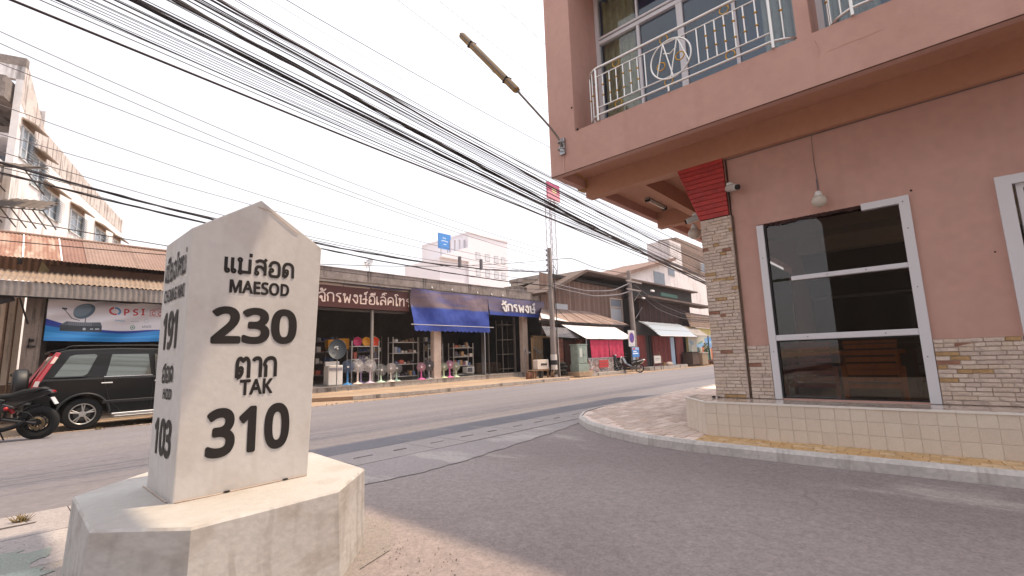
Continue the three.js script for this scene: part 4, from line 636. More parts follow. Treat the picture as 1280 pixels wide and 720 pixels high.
stock(11.35, -19.3, 1.3, s1.slice(0, 2)); const yb = worn('#c79a2c', { c2: '#b04a22', c3: '#d8b56a', size: [0.5, 0.5], n: 64 });
for (const [x, y, w, hh] of [[9.95, 1.72, 0.5, 0.42], [10.45, 1.74, 0.48, 0.48]]) single('yellow_carton', RB(w, hh, 0.3, 0.01, x, 0.312 + y, -19.5), yb, w > 0.49 ? 'left yellow printed carton high in the dark shop' : 'right yellow printed carton high in the dark shop', 'carton');
single('carton_rack', [BX(9.6, 10.75, 1.76, 1.8, -19.7, -19.3), BX(9.62, 9.66, 0.31, 1.76, -19.5, -19.46), BX(10.69, 10.73, 0.31, 1.76, -19.5, -19.46)], flat('#3a3330'), 'dark rack carrying the two yellow cartons', 'rack');
for (const [x, c, n] of [[10.95, '#c23a6c', 'pink'], [11.4, '#d59a2c', 'amber'], [11.85, '#e0532a', 'orange']]) { const t = thing('plastic_basin', n + ' plastic basin standing on its edge on top of the white metal shelf', 'basin', [x, 2.0, -19.25]); mk('bowl', place(LA([[0, 0.02], [0.13, 0], [0.19, 0.12], [0.2, 0.13]], 24), 0, 0.14, 0, PI / 2), flat(c, 0.4), t); mk('rim', place(new THREE.TorusGeometry(0.2, 0.014, 6, 28), 0, 0.14, 0.13), flat(c, 0.4), t); }
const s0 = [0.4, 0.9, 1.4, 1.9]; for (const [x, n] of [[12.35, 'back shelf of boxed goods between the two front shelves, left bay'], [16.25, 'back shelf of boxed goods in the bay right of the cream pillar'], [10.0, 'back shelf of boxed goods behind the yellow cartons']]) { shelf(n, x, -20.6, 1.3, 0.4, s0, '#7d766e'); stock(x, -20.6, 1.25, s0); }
const s2 = [0.18, 0.75, 1.28, 1.8]; shelf('metal shelf of appliances left of the cream pillar, under the awning edge', 13.45, -19.2, 1.45, 0.4, s2); stock(13.45, -19.2, 1.4, s2);
const s3 = [0.1, 0.55, 1.02, 1.5]; shelf('small metal shelf of goods directly right of the cream pillar', 15.45, -19.4, 0.95, 0.35, s3); stock(15.45, -19.4, 0.9, s3.slice(1));
shelf('metal shelf of cookers with a microwave, left of the dark bay', 17.1, -19.1, 1.4, 0.4, s3); stock(17.1, -19.1, 1.35, s3.slice(1));
{ const t = thing('microwave_oven', 'white microwave oven on the lowest shelf beside the dark bay', 'microwave', [17.4, 0.45, -18.85]); mk('case', RB(0.55, 0.32, 0.36, 0.02, 0, 0.18, 0), M.white, t); mk('door', RB(0.36, 0.24, 0.02, 0.008, -0.06, 0.18, 0.185), flat('#4b4b50', 0.25), t); mk('panel', B(0.09, 0.24, 0.012, 0.2, 0.18, 0.184), flat('#a9a7a5', 0.4), t); }
const s4 = [0.25, 1.1, 1.95, 2.85]; shelf('tall empty-looking rack in the dark right bay of the shop', 20.55, -19.0, 1.0, 0.5, s4, '#7c736a');
for (let k = 0; k < 3; k++) single('wooden_crate', [BX(19.1 + k * 0.72, 19.75 + k * 0.72, 0.32, 0.95, -20.5, -20), ...[0, 1, 2].map((j) => BX(19.1 + k * 0.72, 19.75 + k * 0.72, 0.36 + j * 0.2, 0.5 + j * 0.2, -20, -19.97))], worn('#6a5543', { c2: '#54432f', size: [0.5, 0.5], n: 64 }), ['left', 'middle', 'right'][k] + ' wooden crate of the three on the floor of the dark right bay', 'crate');
{ const t = thing('washing_machine', 'white twin-tub washing machine at the left end of the shop', 'washing machine', [9.5, 0.32, -18.45]); mk('tub', RB(0.62, 0.8, 0.42, 0.03, 0, 0.42, 0), M.white, t); mk('panel', RB(0.62, 0.18, 0.12, 0.02, 0, 0.88, -0.14), flat('#a7a4a6', 0.4), t); mk('trim', B(0.56, 0.12, 0.01, 0, 0.66, 0.215), flat('#8c8890', 0.4), t); }
{ const t = thing('low_bench', 'low pale steel bench frame standing at the left of the shop plinth', 'bench', [9.2, 0.1, -18.0]); const m = M.steel; mk('top', [B(2.6, 0.04, 0.05, -0.2, 0.2, -0.15), B(2.6, 0.04, 0.05, -0.2, 0.2, 0.15)], m, t); for (const x of [-1.2, 0.15, 0.7]) mk('leg', B(0.04, 0.4, 0.04, x, 0.0, 0.1), m, t); }
function dish(label, x, y, z, r, turn, tilt, c, py = 0.1, oval = 1.15) {
  const t = thing('satellite_dish', label, 'satellite dish', [x, y, z], null, turn);
  const g = LA([0, 0.2, 0.4, 0.6, 0.8, 1].map((k) => [r * k, 0.22 * r * k * k]), 28).scale(1, 1, oval); g.rotateX(PI / 2 - tilt);
  mk('reflector', g.clone(), c, t); mk('rim', place(new THREE.TorusGeometry(r, 0.012, 6, 32).scale(1, oval, 1).translate(0, 0, 0.22 * r), 0, 0, 0, -tilt), c, t);
  const tip = [0, -r * 0.25 - Math.sin(tilt) * 0 + Math.sin(tilt) * r * 0.9, Math.cos(tilt) * r * 1.1];
  mk('feed_arm', [bar([0, -r * oval * Math.cos(tilt), 0.1], tip, 0.012), place(new RoundedBoxGeometry(0.06, 0.08, 0.12, 2, 0.02), ...tip, tilt)], M.steel, t);
  mk('pole', [bar([0, py - y, -0.06], [0, 0.05, -0.06], 0.022, 8), bar([0, 0, -0.08], [0, 0.05, 0.0], 0.05, 8)], M.steel, t);
  return t;
}
const dishG = flat('#2f343a', 0.5, 0.2);
{ const t = dish('large dark grey satellite dish with a white mark above the washing machine', 9.42, 1.75, -18.0, 0.34, -0.5, 0.45, dishG, 0.1, 1.3); mk('mark', [place(new THREE.TorusGeometry(0.05, 0.012, 4, 12, 4), -0.05, 0.1, 0.1, -0.45), B(0.14, 0.02, 0.004, -0.02, 0.12, 0.09, -0.45, 0, 0.3)], M.white, t); }
dish('upright blue grey satellite dish on a pole before the right end of the shop', 20.85, 1.5, -17.7, 0.22, 0.7, 0.1, flat('#8d94a0', 0.35, 0.5), 0.1, 1.35);
dish('bright tilted satellite dish against the last shop pillar', 22.0, 1.42, -17.7, 0.3, 0.9, 0.75, flat('#9aa0aa', 0.3, 0.5), 0.1, 1.3);
dish('small white satellite dish on the shop roof behind the parapet', 11.5, 5.75, -19.2, 0.26, -1.2, 0.6, flat('#c8c6c6', 0.5), 5.1, 1.1);
// ---------------------------------------------------------------- left shop with rusty roof
const rust2 = 0; const rust = worn('#8d7468', { c2: '#80675b', c3: '#998074', size: [2.4, 2.4], p: [5, 3], v: 0.08, n: 256, rough: 0.8, bump: 0.001 });
const rustWhite = worn('#8f6856', { c2: '#ab9484', c3: '#b8a597', a2: 0.7, a3: 0.7, size: [1.8, 2.4], p: [6, 3], v: 0.08, n: 256, rough: 0.8, bump: 0.001 });
const rustDark = worn('#87665a', { c2: '#75564b', c3: '#96756a', size: [2, 2], v: 0.06, n: 128, bump: 0.001 });
const tinGrey = worn('#9a918b', { c2: '#8d847e', c3: '#a69d97', size: [3, 1], v: 0.05, n: 128, rough: 0.6, metal: 0.1, bump: 0.001, drip: 0.4, dripc: '#6c5b50' });
{
  const t = thing('roadside_shop', 'open shop with rust stained tin roof and corrugated awning behind the black car', 'shop', [3, 0, -17]), z = -16.5;
  // roof sheets, lapped one over the next
  const sheets = [[-1.6, 0.35, rustWhite], [0.33, 1.05, rustWhite], [1.03, 1.55, rustDark], [1.53, 2.6, rust], [2.58, 3.7, rust], [3.68, 4.8, rust], [4.78, 5.9, rust], [5.88, 7.0, rust]];
  sheets.forEach(([a, b, m], i) => mw('roof_sheet', corr([a, 4.07 + (i % 2) * 0.012, z], [b - a, 0.0, 0], [0, 0.95, -1.75], 0.076, 0.011), m, t));
  for (const x of [0.34, 1.04]) mw('lap_edge', [place(B(0.03, 0.012, 1.99), x, 4.562, z - 0.875, 0.497)], M.oldWall, t);
  mw('roof_back', corr([-1.6, 5.02, z - 1.75], [8.6, 0, 0], [0, -0.9, -2.6], 0.15, 0.015), rust, t);
  mw('ridge_cap', bar([-1.5, 5.03, z - 1.74], [7, 5.03, z - 1.74], 0.05, 6), rust, t);
  mws('rafter', [-1.2, 0.3].map((x) => place(B(0.09, 0.14, 1.9), x, 4.42, z - 0.85, 0.497)), M.grime, t);
  mw('eave_board', [BX(0.85, 7, 3.74, 4.0, z - 0.32, z - 0.28), BX(0.85, 7, 3.7, 3.74, z - 0.9, z - 0.28)], worn('#6b5346', { c2: '#5a4438', size: [2, 0.6], n: 64 }), t);
  mw('gable_infill', EX([[0.55, 3.3], [0.95, 3.3], [0.95, 3.75], [0.7, 4.1]], 0.06).translate(0, 0, z - 0.5), worn('#c3bb95', { c2: '#aea67f', n: 64 }), t);
  mw('wall', [BX(0.9, 7, 0, 3.9, -22, -21.8), BX(6.9, 7, 0, 3.9, -21.8, -16.9), BX(0.85, 0.95, 0, 3.9, -21.8, -16.9), BX(0.95, 6.9, 3.65, 3.7, -21.8, -17.0)], worn('#4b433e', { c2: '#3a3430', size: [2, 2] }), t);
  mw('post', [BX(0.5, 0.82, 0, 3.1, z - 0.15, z + 0.1)], worn('#8c7d72', { c2: '#74665c', size: [1, 2], drip: 0.5, n: 128 }), t);
  mw('post', [BX(4.1, 4.35, 0, 3.1, z - 0.15, z + 0.1)], M.concrete, t);
  mw('post_bracket', [BX(0.6, 0.7, 2.0, 2.06, z + 0.1, z + 0.13), BX(0.58, 0.73, 1.86, 1.9, z + 0.1, z + 0.13), BX(0.6, 0.62, 1.84, 2.08, z + 0.1, z + 0.13)], M.grime, t);
  // corrugated awning and hanging fascia
  const aw = worn('#94806f', { c2: '#86715f', c3: '#a1907f', size: [2, 2], v: 0.06, n: 128, bump: 0.001 });
  for (let k = 0; k < 5; k++) mw('awning_sheet', corr([-0.28 + k * 1.5, 3.42 + (k % 2) * 0.008, z + 0.55], [1.53, 0, 0], [0.08, 0.36, -0.75], 0.11, 0.02), aw, t);
  for (let k = 0; k < 5; k++) mw('fascia_sheet', corr([-0.28 + k * 1.5, 3.06, z + 0.53], [1.52, 0, 0], [0, 0.35, 0], 0.12, 0.018), tinGrey, t);
  mw('awning_rail', [BX(-0.2, 7.2, 3.03, 3.07, z + 0.47, z + 0.51)], M.grime, t);
  mw('awning_strut', [bar([0.35, 3.05, z + 0.5], [0.6, 2.3, z], 0.02), place(B(0.35, 0.2, 0.02), 0.1, 2.97, z + 0.45, 0, 0, 0.4)], M.grime, t);
}
{ // cream wall of the passage left of the shop, with pipes and rubbish
  const t = thing('passage_wall', 'cream plastered wall with a dark stained foot at the left edge, behind the motorcycle', 'wall', [-1.5, 0, -17.5]);
  mw('wall', [BX(-4, 0.5, 0.95, 3.6, -18.2, -17.9)], worn('#d9c6b3', { c2: '#cbb6a2', size: [2, 2], v: 0.04, drip: 0.25 }), t);
  mw('stained_foot', [BX(-4, 0.5, 0, 0.95, -18.2, -17.895)], worn('#7d6350', { c2: '#5d4636', c3: '#8e7664', size: [1, 1], v: 0.12 }), t);
  mws('pipe', [bar([0.2, 0, -17.8], [0.2, 3.4, -17.8], 0.03, 8), bar([0.36, 0, -17.75], [0.36, 3.2, -17.75], 0.02, 8)], worn('#8d735f', { c2: '#6c5444', n: 64 }), t);
}
{ // banner
  const bt = canvasTex(1536, 512, (x, W, Hh) => {
    x.fillStyle = '#ddd6d8'; x.fillRect(0, 0, W, Hh);
    x.fillStyle = '#2c3f94'; x.beginPath(); x.moveTo(0, 250); x.quadraticCurveTo(300, 360, 700, 372); x.lineTo(1536, 340); x.lineTo(1536, 420); x.lineTo(0, 420); x.fill();
    x.fillStyle = '#2f86c9'; x.beginPath(); x.moveTo(0, 330); x.quadraticCurveTo(500, 430, 1000, 390); x.lineTo(1536, 330); x.lineTo(1536, 512); x.lineTo(0, 512); x.fill();
    x.fillStyle = '#3f9bdb'; x.beginPath(); x.moveTo(0, 400); x.quadraticCurveTo(500, 470, 1000, 440); x.lineTo(1536, 400); x.lineTo(1536, 460); x.lineTo(0, 470); x.fill();
    x.fillStyle = '#3c4147'; x.fillRect(140, 320, 420, 70); x.fillStyle = '#565c63'; x.beginPath(); x.moveTo(140, 320); x.lineTo(200, 270); x.lineTo(540, 270); x.lineTo(560, 320); x.fill();
    x.fillStyle = '#8b9096'; for (let i = 0; i < 12; i++) for (let j = 0; j < 3; j++) { x.fillRect(220 + i * 20, 278 + j * 13, 12, 7); } x.fillStyle = '#b9bdc2'; x.beginPath(); x.arc(380, 355, 16, 0, 7); x.fill(); x.fillRect(440, 348, 30, 14); x.fillRect(490, 348, 44, 14);
    x.strokeStyle = '#55595e'; x.lineWidth = 9; x.beginPath(); x.moveTo(160, 130); x.lineTo(250, 230); x.lineTo(330, 246); x.moveTo(390, 150); x.lineTo(385, 270); x.stroke(); x.fillStyle = '#3f4348'; x.fillRect(140, 112, 50, 22);
    x.save(); x.translate(365, 125); x.rotate(-0.6); x.fillStyle = '#5f7180'; x.beginPath(); x.ellipse(0, 0, 120, 88, 0, 0, 7); x.fill(); x.fillStyle = '#7d909e'; x.beginPath(); x.ellipse(-10, -14, 100, 66, 0, 0, 7); x.fill(); x.restore();
    x.lineWidth = 22; x.strokeStyle = '#c43a40'; x.beginPath(); x.ellipse(690, 118, 56, 42, 0, 1.2, 4.4); x.stroke(); x.strokeStyle = '#4a86b8'; x.beginPath(); x.ellipse(690, 118, 56, 42, 0, 4.6, 7.3); x.stroke();
    x.fillStyle = x.strokeStyle = '#c23238'; fitText(x, 'P S I', 780, 158, 250, 82, 'bold sans-serif', 6);
    x.lineWidth = 6; x.strokeRect(1095, 95, 330, 72); x.beginPath(); x.moveTo(1095, 95); x.lineTo(1200, 60); x.lineTo(1320, 95); x.stroke(); x.lineWidth = 9; for (let i = 0; i < 4; i++) { x.beginPath(); x.arc(1140 + i * 78, 132, 22, 0.5, 5.6); x.stroke(); }
    x.fillStyle = '#2f7a5c'; x.lineWidth = 8; x.strokeStyle = '#2f7a5c'; x.beginPath(); x.arc(905, 318, 24, 0, 7); x.stroke(); x.beginPath(); x.arc(905, 318, 10, 0, 7); x.fill();
    x.fillStyle = '#5f6a78'; fitText(x, 'MWD', 1010, 330, 110, 32, 'bold sans-serif'); x.fillStyle = '#9fb4c8'; x.fillRect(690, 230, 120, 14); x.fillStyle = '#b3b6bd'; x.fillRect(880, 232, 90, 10); x.beginPath(); x.arc(1060, 236, 26, 0, 7); x.lineWidth = 6; x.strokeStyle = '#b9bdc6'; x.stroke();
  });
  const t = thing('vinyl_banner', 'white and blue vinyl banner picturing a satellite dish and receiver, above the black car', 'banner', [3.4, 2, -16.2]);
  const pos = [], uv = [], idx = [], nx = 60, ny = 14;
  for (let j = 0; j <= ny; j++) for (let i = 0; i <= nx; i++) { const u = i / nx, v = j / ny; pos.push(0.86 + u * 2.9, 3.08 - v * 1.06 - 0.03 * Math.sin(u * PI) + 0.02 * Math.sin(u * 20) * (1 - v), -16.3 + 0.05 * Math.sin(u * 13 + v * 5) * (0.4 + v) + 0.04 * Math.sin((u * 0.7 + v) * 19) * (1 - v)); uv.push(u * 1.0, 1 - v); }
  for (let j = 0; j < ny; j++) for (let i = 0; i < nx; i++) { const a = j * (nx + 1) + i, b = a + nx + 1; idx.push(a, b, b + 1, a, b + 1, a + 1); }
  const g = new THREE.BufferGeometry(); g.setAttribute('position', new THREE.Float32BufferAttribute(pos, 3)); g.setAttribute('uv', new THREE.Float32BufferAttribute(uv, 2)); g.setIndex(idx); g.computeVertexNormals();
  mw('cloth', g, SM({ map: bt, roughness: 0.5 }), t, null, true);
  mw('cord', [bar([0.86, 3.08, -16.3], [0.7, 3.15, -16.35], 0.006), bar([2.5, 3.03, -16.3], [2.5, 3.1, -16.35], 0.006)], M.greyCable, t);
}
// ---------------------------------------------------------------- tall stained white building on the left
{
  const k = 1.3333, X0 = -0.05, Z0 = -28, c = thing('apartment_building', 'tall white block with black rain stains, awnings and louvred windows at the left edge', 'building', [X0, 0, Z0], undefined, 0);
  c.rotation.y = 0.379 + 0; // its long side runs away from the street at a slant
  // local frame: -z along the long side, +x out of it, front face towards +z
  const yy = (y) => 1.25 + (y - 1.25) * k, W = M.oldWall, H2 = yy(11.44);
  c.rotation.y = -0.379; // turns local -z to (0.37, -0.93)
  mk('wall', [BX(-0.25, 0, 0, yy(9.2), -15.1, -0.0), EX([[0, yy(9.2)], [0, H2], [2.0, yy(10.0)], [2.4, yy(9.75)], [8, yy(9.42)], [15.1, yy(9.12)], [15.1, yy(9.2) - 0.3], [0.3, yy(9.2) - 0.3]], 0.25).rotateY(PI / 2).translate(-0.25, 0, 0)], W, c);
  mk('wall', [BX(-9, -0.25, 0, yy(5.4), -3, -2.8), BX(-9, -1.4, yy(5.4), H2 - 1.0, -3, -2.8), BX(-1.4, -0.25, yy(5.4), H2 - 1, -3, -2.9), BX(-9, -0.25, 0, 1, -15.1, -14.9), BX(-9, 0, yy(9.2) - 0.6, yy(9.2) - 0.4, -15, -0.3)], M.whiteWash, c);
  mk('parapet_face', [EX([[0.02, yy(9.9)], [0.02, H2], [2.0, yy(10.0)], [2.4, yy(9.75)], [8, yy(9.42)], [15.08, yy(9.12)], [15.08, yy(8.45)], [8, yy(8.55)], [2.4, yy(8.75)]], 0.02).rotateY(PI / 2).translate(-0.01, 0, 0)], worn('#cfc6c1', { c2: '#bdb2ac', c3: '#948880', a2: 0.6, a3: 0.4, size: [3, 3], v: 0.05, drip: 0.85, dripc: '#6b615d', n: 512 }), c);
  mk('parapet', [BX(-9, 0, yy(10.7), H2, -0.22, 0.0)], W, c);
  mk('parapet_stain', [BX(-9, 0.02, H2 - 0.35, H2 + 0.03, -0.24, 0.02)], M.dirtyParapet, c);
  for (const y of [10.58, 7.9, 5.2]) mk('balcony_slab', [BX(-9, -0.35, yy(y) - 0.95, yy(y), -2.8, 0.5)], y > 10 ? M.dirtyParapet : W, c);
  mk('window', [BX(-3, -1.2, yy(8.2), yy(9.3), -2.8, -2.75)], flat('#8fa0ae', 0.3), c);
  const win = (z, y, w, hh) => { const f = mk('window', [BX(-0.05, 0.06, yy(y), yy(y) + 0.06, -z - w, -z), BX(-0.05, 0.06, yy(y) + hh - 0.06, yy(y) + hh, -z - w, -z), BX(-0.05, 0.06, yy(y), yy(y) + hh, -z - 0.06, -z), BX(-0.05, 0.06, yy(y), yy(y) + hh, -z - w, -z - w + 0.06), BX(-0.05, 0.05, yy(y), yy(y) + hh, -z - w / 2 - 0.04, -z - w / 2 + 0.04), BX(-0.03, 0.04, yy(y) + hh * 0.33, yy(y) + hh * 0.33 + 0.03, -z - w, -z), BX(-0.03, 0.04, yy(y) + hh * 0.66, yy(y) + hh * 0.66 + 0.03, -z - w, -z)], flat('#cfd3d6', 0.6), c); mk('pane', BX(-0.02, 0.012, yy(y), yy(y) + hh, -z - w, -z), flat('#8f9aa3', 0.2), f); const sl = []; for (let q = 0; q < 11; q++) sl.push(place(B(0.012, 0.09, 0.7), 0.1, yy(y) + 0.08 + q * (hh - 0.1) / 11, -z - w + 0.02, 0, 0, 0.5)); mk('louvre_shutter', sl, flat('#8e98a2', 0.6), f); mk('hood', [place(B(0.5, 0.06, w + 0.3), 0.24, yy(y) + hh + 0.2, -z - w / 2, 0, 0, -0.5), BX(0, 0.02, yy(y) + hh + 0.1, yy(y) + hh + 0.3, -z - w, -z)], worn('#b9a797', { c2: '#8f7d70', c3: '#cfc0b2', size: [1.4, 1.4], n: 64 }), f); };
  win(0.35, 8.15, 1.0, 1.45); win(1.5, 7.55, 1.2, 1.45);
  for (const z of [2.7, 6.15, 9.9]) win(z, 6.85, 1.9, 1.25);
  win(13.4, 6.95, 1.6, 1.2); win(2.7, 3.6, 1.9, 1.3); win(6.15, 3.6, 1.9, 1.3);
  // sheet metal awnings on angle brackets
  const awn = (x, y, z, w, d) => { const o = mk('metal_awning', [corr([x - w, y, z + d], [w, 0, 0], [0, 0.75, -d], 0.25, 0.02)], worn('#6f645d', { c2: '#5f554f', size: [2, 1], n: 64 }), c); const m = flat('#4d443f', 0.7, 0.3), g = []; for (let i = 0; i <= 5; i++) { const q = x - w + w * i / 5; g.push(bar([q, y - 0.05, z + d], [q, y + 0.68, z], 0.03), bar([q, y - 0.05, z + d], [q, y - 0.5, z], 0.025)); } for (let i = 0; i < 4; i++) g.push(bar([x - w, y - 0.05 + 0.73 * i / 3, z + d - d * i / 3], [x, y - 0.05 + 0.73 * i / 3, z + d - d * i / 3], 0.028)); mk('bracket', g, m, o); };
  awn(1.2, yy(7.2), 0.3, 6, 1.9); awn(1.5, yy(6.2), -0.3, 1.6, 1.4);
  mk('meter_boxes', [BX(-0.9, -0.2, yy(5.2), yy(5.9), 0.0, 0.25), BX(-1.6, -1.1, yy(5.3), yy(5.8), 0, 0.3)], M.grime, c);
}
// ---------------------------------------------------------------- far buildings and signs
{
  const c = thing('far_building', 'pale hazy white tower block with stepped roof beyond the shop', 'building', [70, 0, -80]), W = flat('#dfdde4', 0.95);  // distance haze is put into these pale colours
  mw('block', [BX(74.5, 88.5, 0, 31.0, -98, -80)], W, c); mw('block', [BX(66.2, 74.5, 0, 24.0, -94, -80.6)], W, c);
  mw('roof_edge', [BX(74.3, 88.8, 31.0, 31.4, -98, -79.8), EX([[66, 24.4], [74.6, 27.6], [74.6, 24], [66, 24]], 1).translate(0, 0, -80.6)], W, c);
  mw('rooftop_rail', [0, 1, 2, 3].map((k) => BX(69.4 + k * 1.5, 69.7 + k * 1.5, 25, 28.6 + k * 0.3, -81, -80.7)), flat('#a9a6ad', 0.9), c);
  for (const x of [77, 80.2, 83.4, 86]) for (const y of [17, 21, 25]) { const f = mw('window', [BX(x - 0.1, x + 1.5, y - 0.1, y + 1.7, -80.06, -80.0)], W, c); mw('pane', BX(x, x + 1.4, y, y + 1.6, -80.03, -79.97), flat('#c9ccd4', 0.3), f); }
  const s = thing('roof_sign', 'blue telecom sign on legs above the pale far building', 'sign', [68, 24, -81]); const tx = canvasTex(256, 256, (x) => { x.fillStyle = '#3f86cf'; x.fillRect(0, 0, 256, 256); x.strokeStyle = '#e9eef5'; x.lineWidth = 10; x.beginPath(); x.moveTo(80, 80); x.quadraticCurveTo(120, 60, 150, 84); x.moveTo(50, 130); x.quadraticCurveTo(120, 110, 200, 134); x.moveTo(100, 180); x.lineTo(160, 182); x.stroke(); });
  mw('panel', [BX(66.2, 69.8, 26.3, 29.9, -81.2, -80.9)], flat('#3f86cf', 0.5), s); mw('print', quad([66.25, 26.35, -80.88], [69.75, 26.35, -80.88], [69.75, 29.85, -80.88], [66.25, 29.85, -80.88]), SM({ map: tx }), s, null, true); mw('leg', [bar([67, 24, -81.1], [67, 26.3, -81.1], 0.1), bar([69, 24, -81.1], [69, 26.3, -81.1], 0.1)], M.steel, s);
  const t = thing('telecom_tower', 'slender lattice mast with a pink sign rising behind the striped pole', 'tower', [81, 0, -60]); const m = flat('#9a9098', 0.6, 0.4), g = [], leg = [[-0.75, -0.75], [0.75, -0.75], [0.75, 0.75], [-0.75, 0.75]];
  mw('mast', leg.map(([a, b]) => bar([81 + a, 0, -60 + b], [81 + a, 36.2, -60 + b], 0.09)), m, t);
  for (let y = 8; y < 36; y += 1.7) for (let i = 0; i < 4; i++) { const p = leg[i], q = leg[(i + 1) % 4]; g.push(bar([81 + p[0], y, -60 + p[1]], [81 + q[0], y + 1.7, -60 + q[1]], 0.045, 4)); }
  mw('lattice', g, m, t);
  const pt = canvasTex(128, 128, (x) => { x.fillStyle = '#c0577e'; x.fillRect(0, 0, 128, 128); x.fillStyle = '#d8909f'; x.fillRect(0, 64, 128, 64); x.fillStyle = '#e3cda4'; x.beginPath(); x.ellipse(70, 56, 28, 22, 0.4, 0, 7); x.fill(); });
  mw('sign_panel', [BX(79.0, 83.6, 35.6, 39.4, -59.3, -59)], flat('#b95a7c', 0.5), t); mw('print', quad([79.05, 35.65, -58.98], [83.55, 35.65, -58.98], [83.55, 39.35, -58.98], [79.05, 39.35, -58.98]), SM({ map: pt }), t, null, true); mw('sign_strut', [bar([79.3, 35.2, -59.1], [83.3, 35.2, -59.1], 0.12)], m, t);
  // roof-top water room and pump houses behind the shop parapet
  const b = thing('roof_shed', 'low white roof shed with a flat grey roof behind the shop parapet', 'shed', [18.5, 0, -26]); mw('wall', BX(17.4, 20.6, 4.6, 6.75, -28, -26), M.whiteWash, b); mw('roof', BX(17.2, 20.8, 6.75, 6.83, -28.2, -25.8), flat('#8d8688', 0.8), b); 
  const a = thing('water_tank', 'small grey tank box on the shop roof near the wooden house', 'tank', [21.6, 5.1, -21]); mw('box', [RB(1.25, 0.9, 0.8, 0.04, 22.4, 5.2, -19.6)], M.dirtyParapet, a); mw('lid', [BX(21.72, 23.08, 5.65, 5.68, -20.05, -19.15)], M.concrete, a);
  const r2 = thing('concrete_house', 'grey concrete roof block showing between the striped pole and the wooden house', 'building', [31, 0, -25]); mw('wall', BX(32.4, 35.2, 0, 8.1, -29, -25), M.concrete, r2); mw('parapet', BX(32.3, 35.3, 8.1, 8.45, -29.1, -24.9), M.dirtyParapet, r2);
}
// ---------------------------------------------------------------- wooden house with its lean-to
const plankTones = ['#7d665c', '#735c52', '#867066', '#6a544a'].map((c) => worn(c, { c2: '#665047', c3: '#8f796e', size: [0.5, 3], p: [8, 1], v: 0.12, n: 128, bump: 0.002 }));
const roofDark = worn('#5d4d46', { c2: '#4a3c37', c3: '#6e5d55', size: [3, 3], n: 128 });
{
  const h = thing('wooden_house', 'two storey brown plank house with a dark overhanging roof behind the lean-to', 'house', [30, 0, -20]);
  let x = 22.9, i = 0; while (x < 35.0) { const w = rr(0.24, 0.36); if (!(x > 31.2 && x < 33.3)) mw('plank', BX(x, x + w - 0.015, 2.6, 6.5, -18.05 + rr(-0.008, 0.008), -18), plankTones[i++ % 4], h); else { mw('plank', BX(x, x + w - 0.015, 5.5, 6.5, -18.05, -18), plankTones[i++ % 4], h); mw('plank', BX(x, x + w - 0.015, 2.6, 3.5, -18.05, -18), plankTones[i++ % 4], h); } x += w; }
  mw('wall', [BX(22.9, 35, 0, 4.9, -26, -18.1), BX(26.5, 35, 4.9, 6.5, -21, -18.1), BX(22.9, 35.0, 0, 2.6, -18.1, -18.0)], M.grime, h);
  mw('roof', EX([[22.0, 5.05], [26.7, 6.98], [47.0, 7.1], [47.0, 6.98], [26.8, 6.84], [22.2, 4.9]].map(([a, b]) => [a, b]), 1.1).translate(0, 0, -18), roofDark, h);
  mw('roof', [quad([22, 5.05, -20.5], [26.7, 6.98, -20.5], [26.7, 6.98, -18], [22, 5.05, -18]), quad([26.7, 6.98, -18], [47, 7.1, -18], [47, 6.6, -25], [26.7, 6.5, -25])], roofDark, h);
  mw('eave_beam', [BX(24, 35, 6.3, 6.5, -17.95, -17.8)], M.grime, h);
  const w = mw('window', [BX(31.35, 31.45, 3.5, 5.45, -18.1, -17.95), BX(33.2, 33.3, 3.5, 5.45, -18.1, -17.95), BX(31.35, 33.3, 4.75, 4.85, -18.1, -17.96), BX(31.35, 33.3, 3.42, 3.52, -18.1, -17.96), BX(31.35, 33.3, 5.4, 5.5, -18.1, -17.96)], flat('#b8a69b', 0.8), h);
  mw('pane', [BX(31.45, 33.2, 3.52, 4.75, -18.06, -18.03)], flat('#b4b6bd', 0.6), w); mw('pane', BX(31.45, 33.2, 4.85, 5.4, -18.06, -18.03), flat('#7d8590', 0.3), w);
  mw('shutter', [BX(24.3, 25.7, 4.0, 4.6, -17.99, -17.94)], flat('#a7aab0', 0.5), h);
}
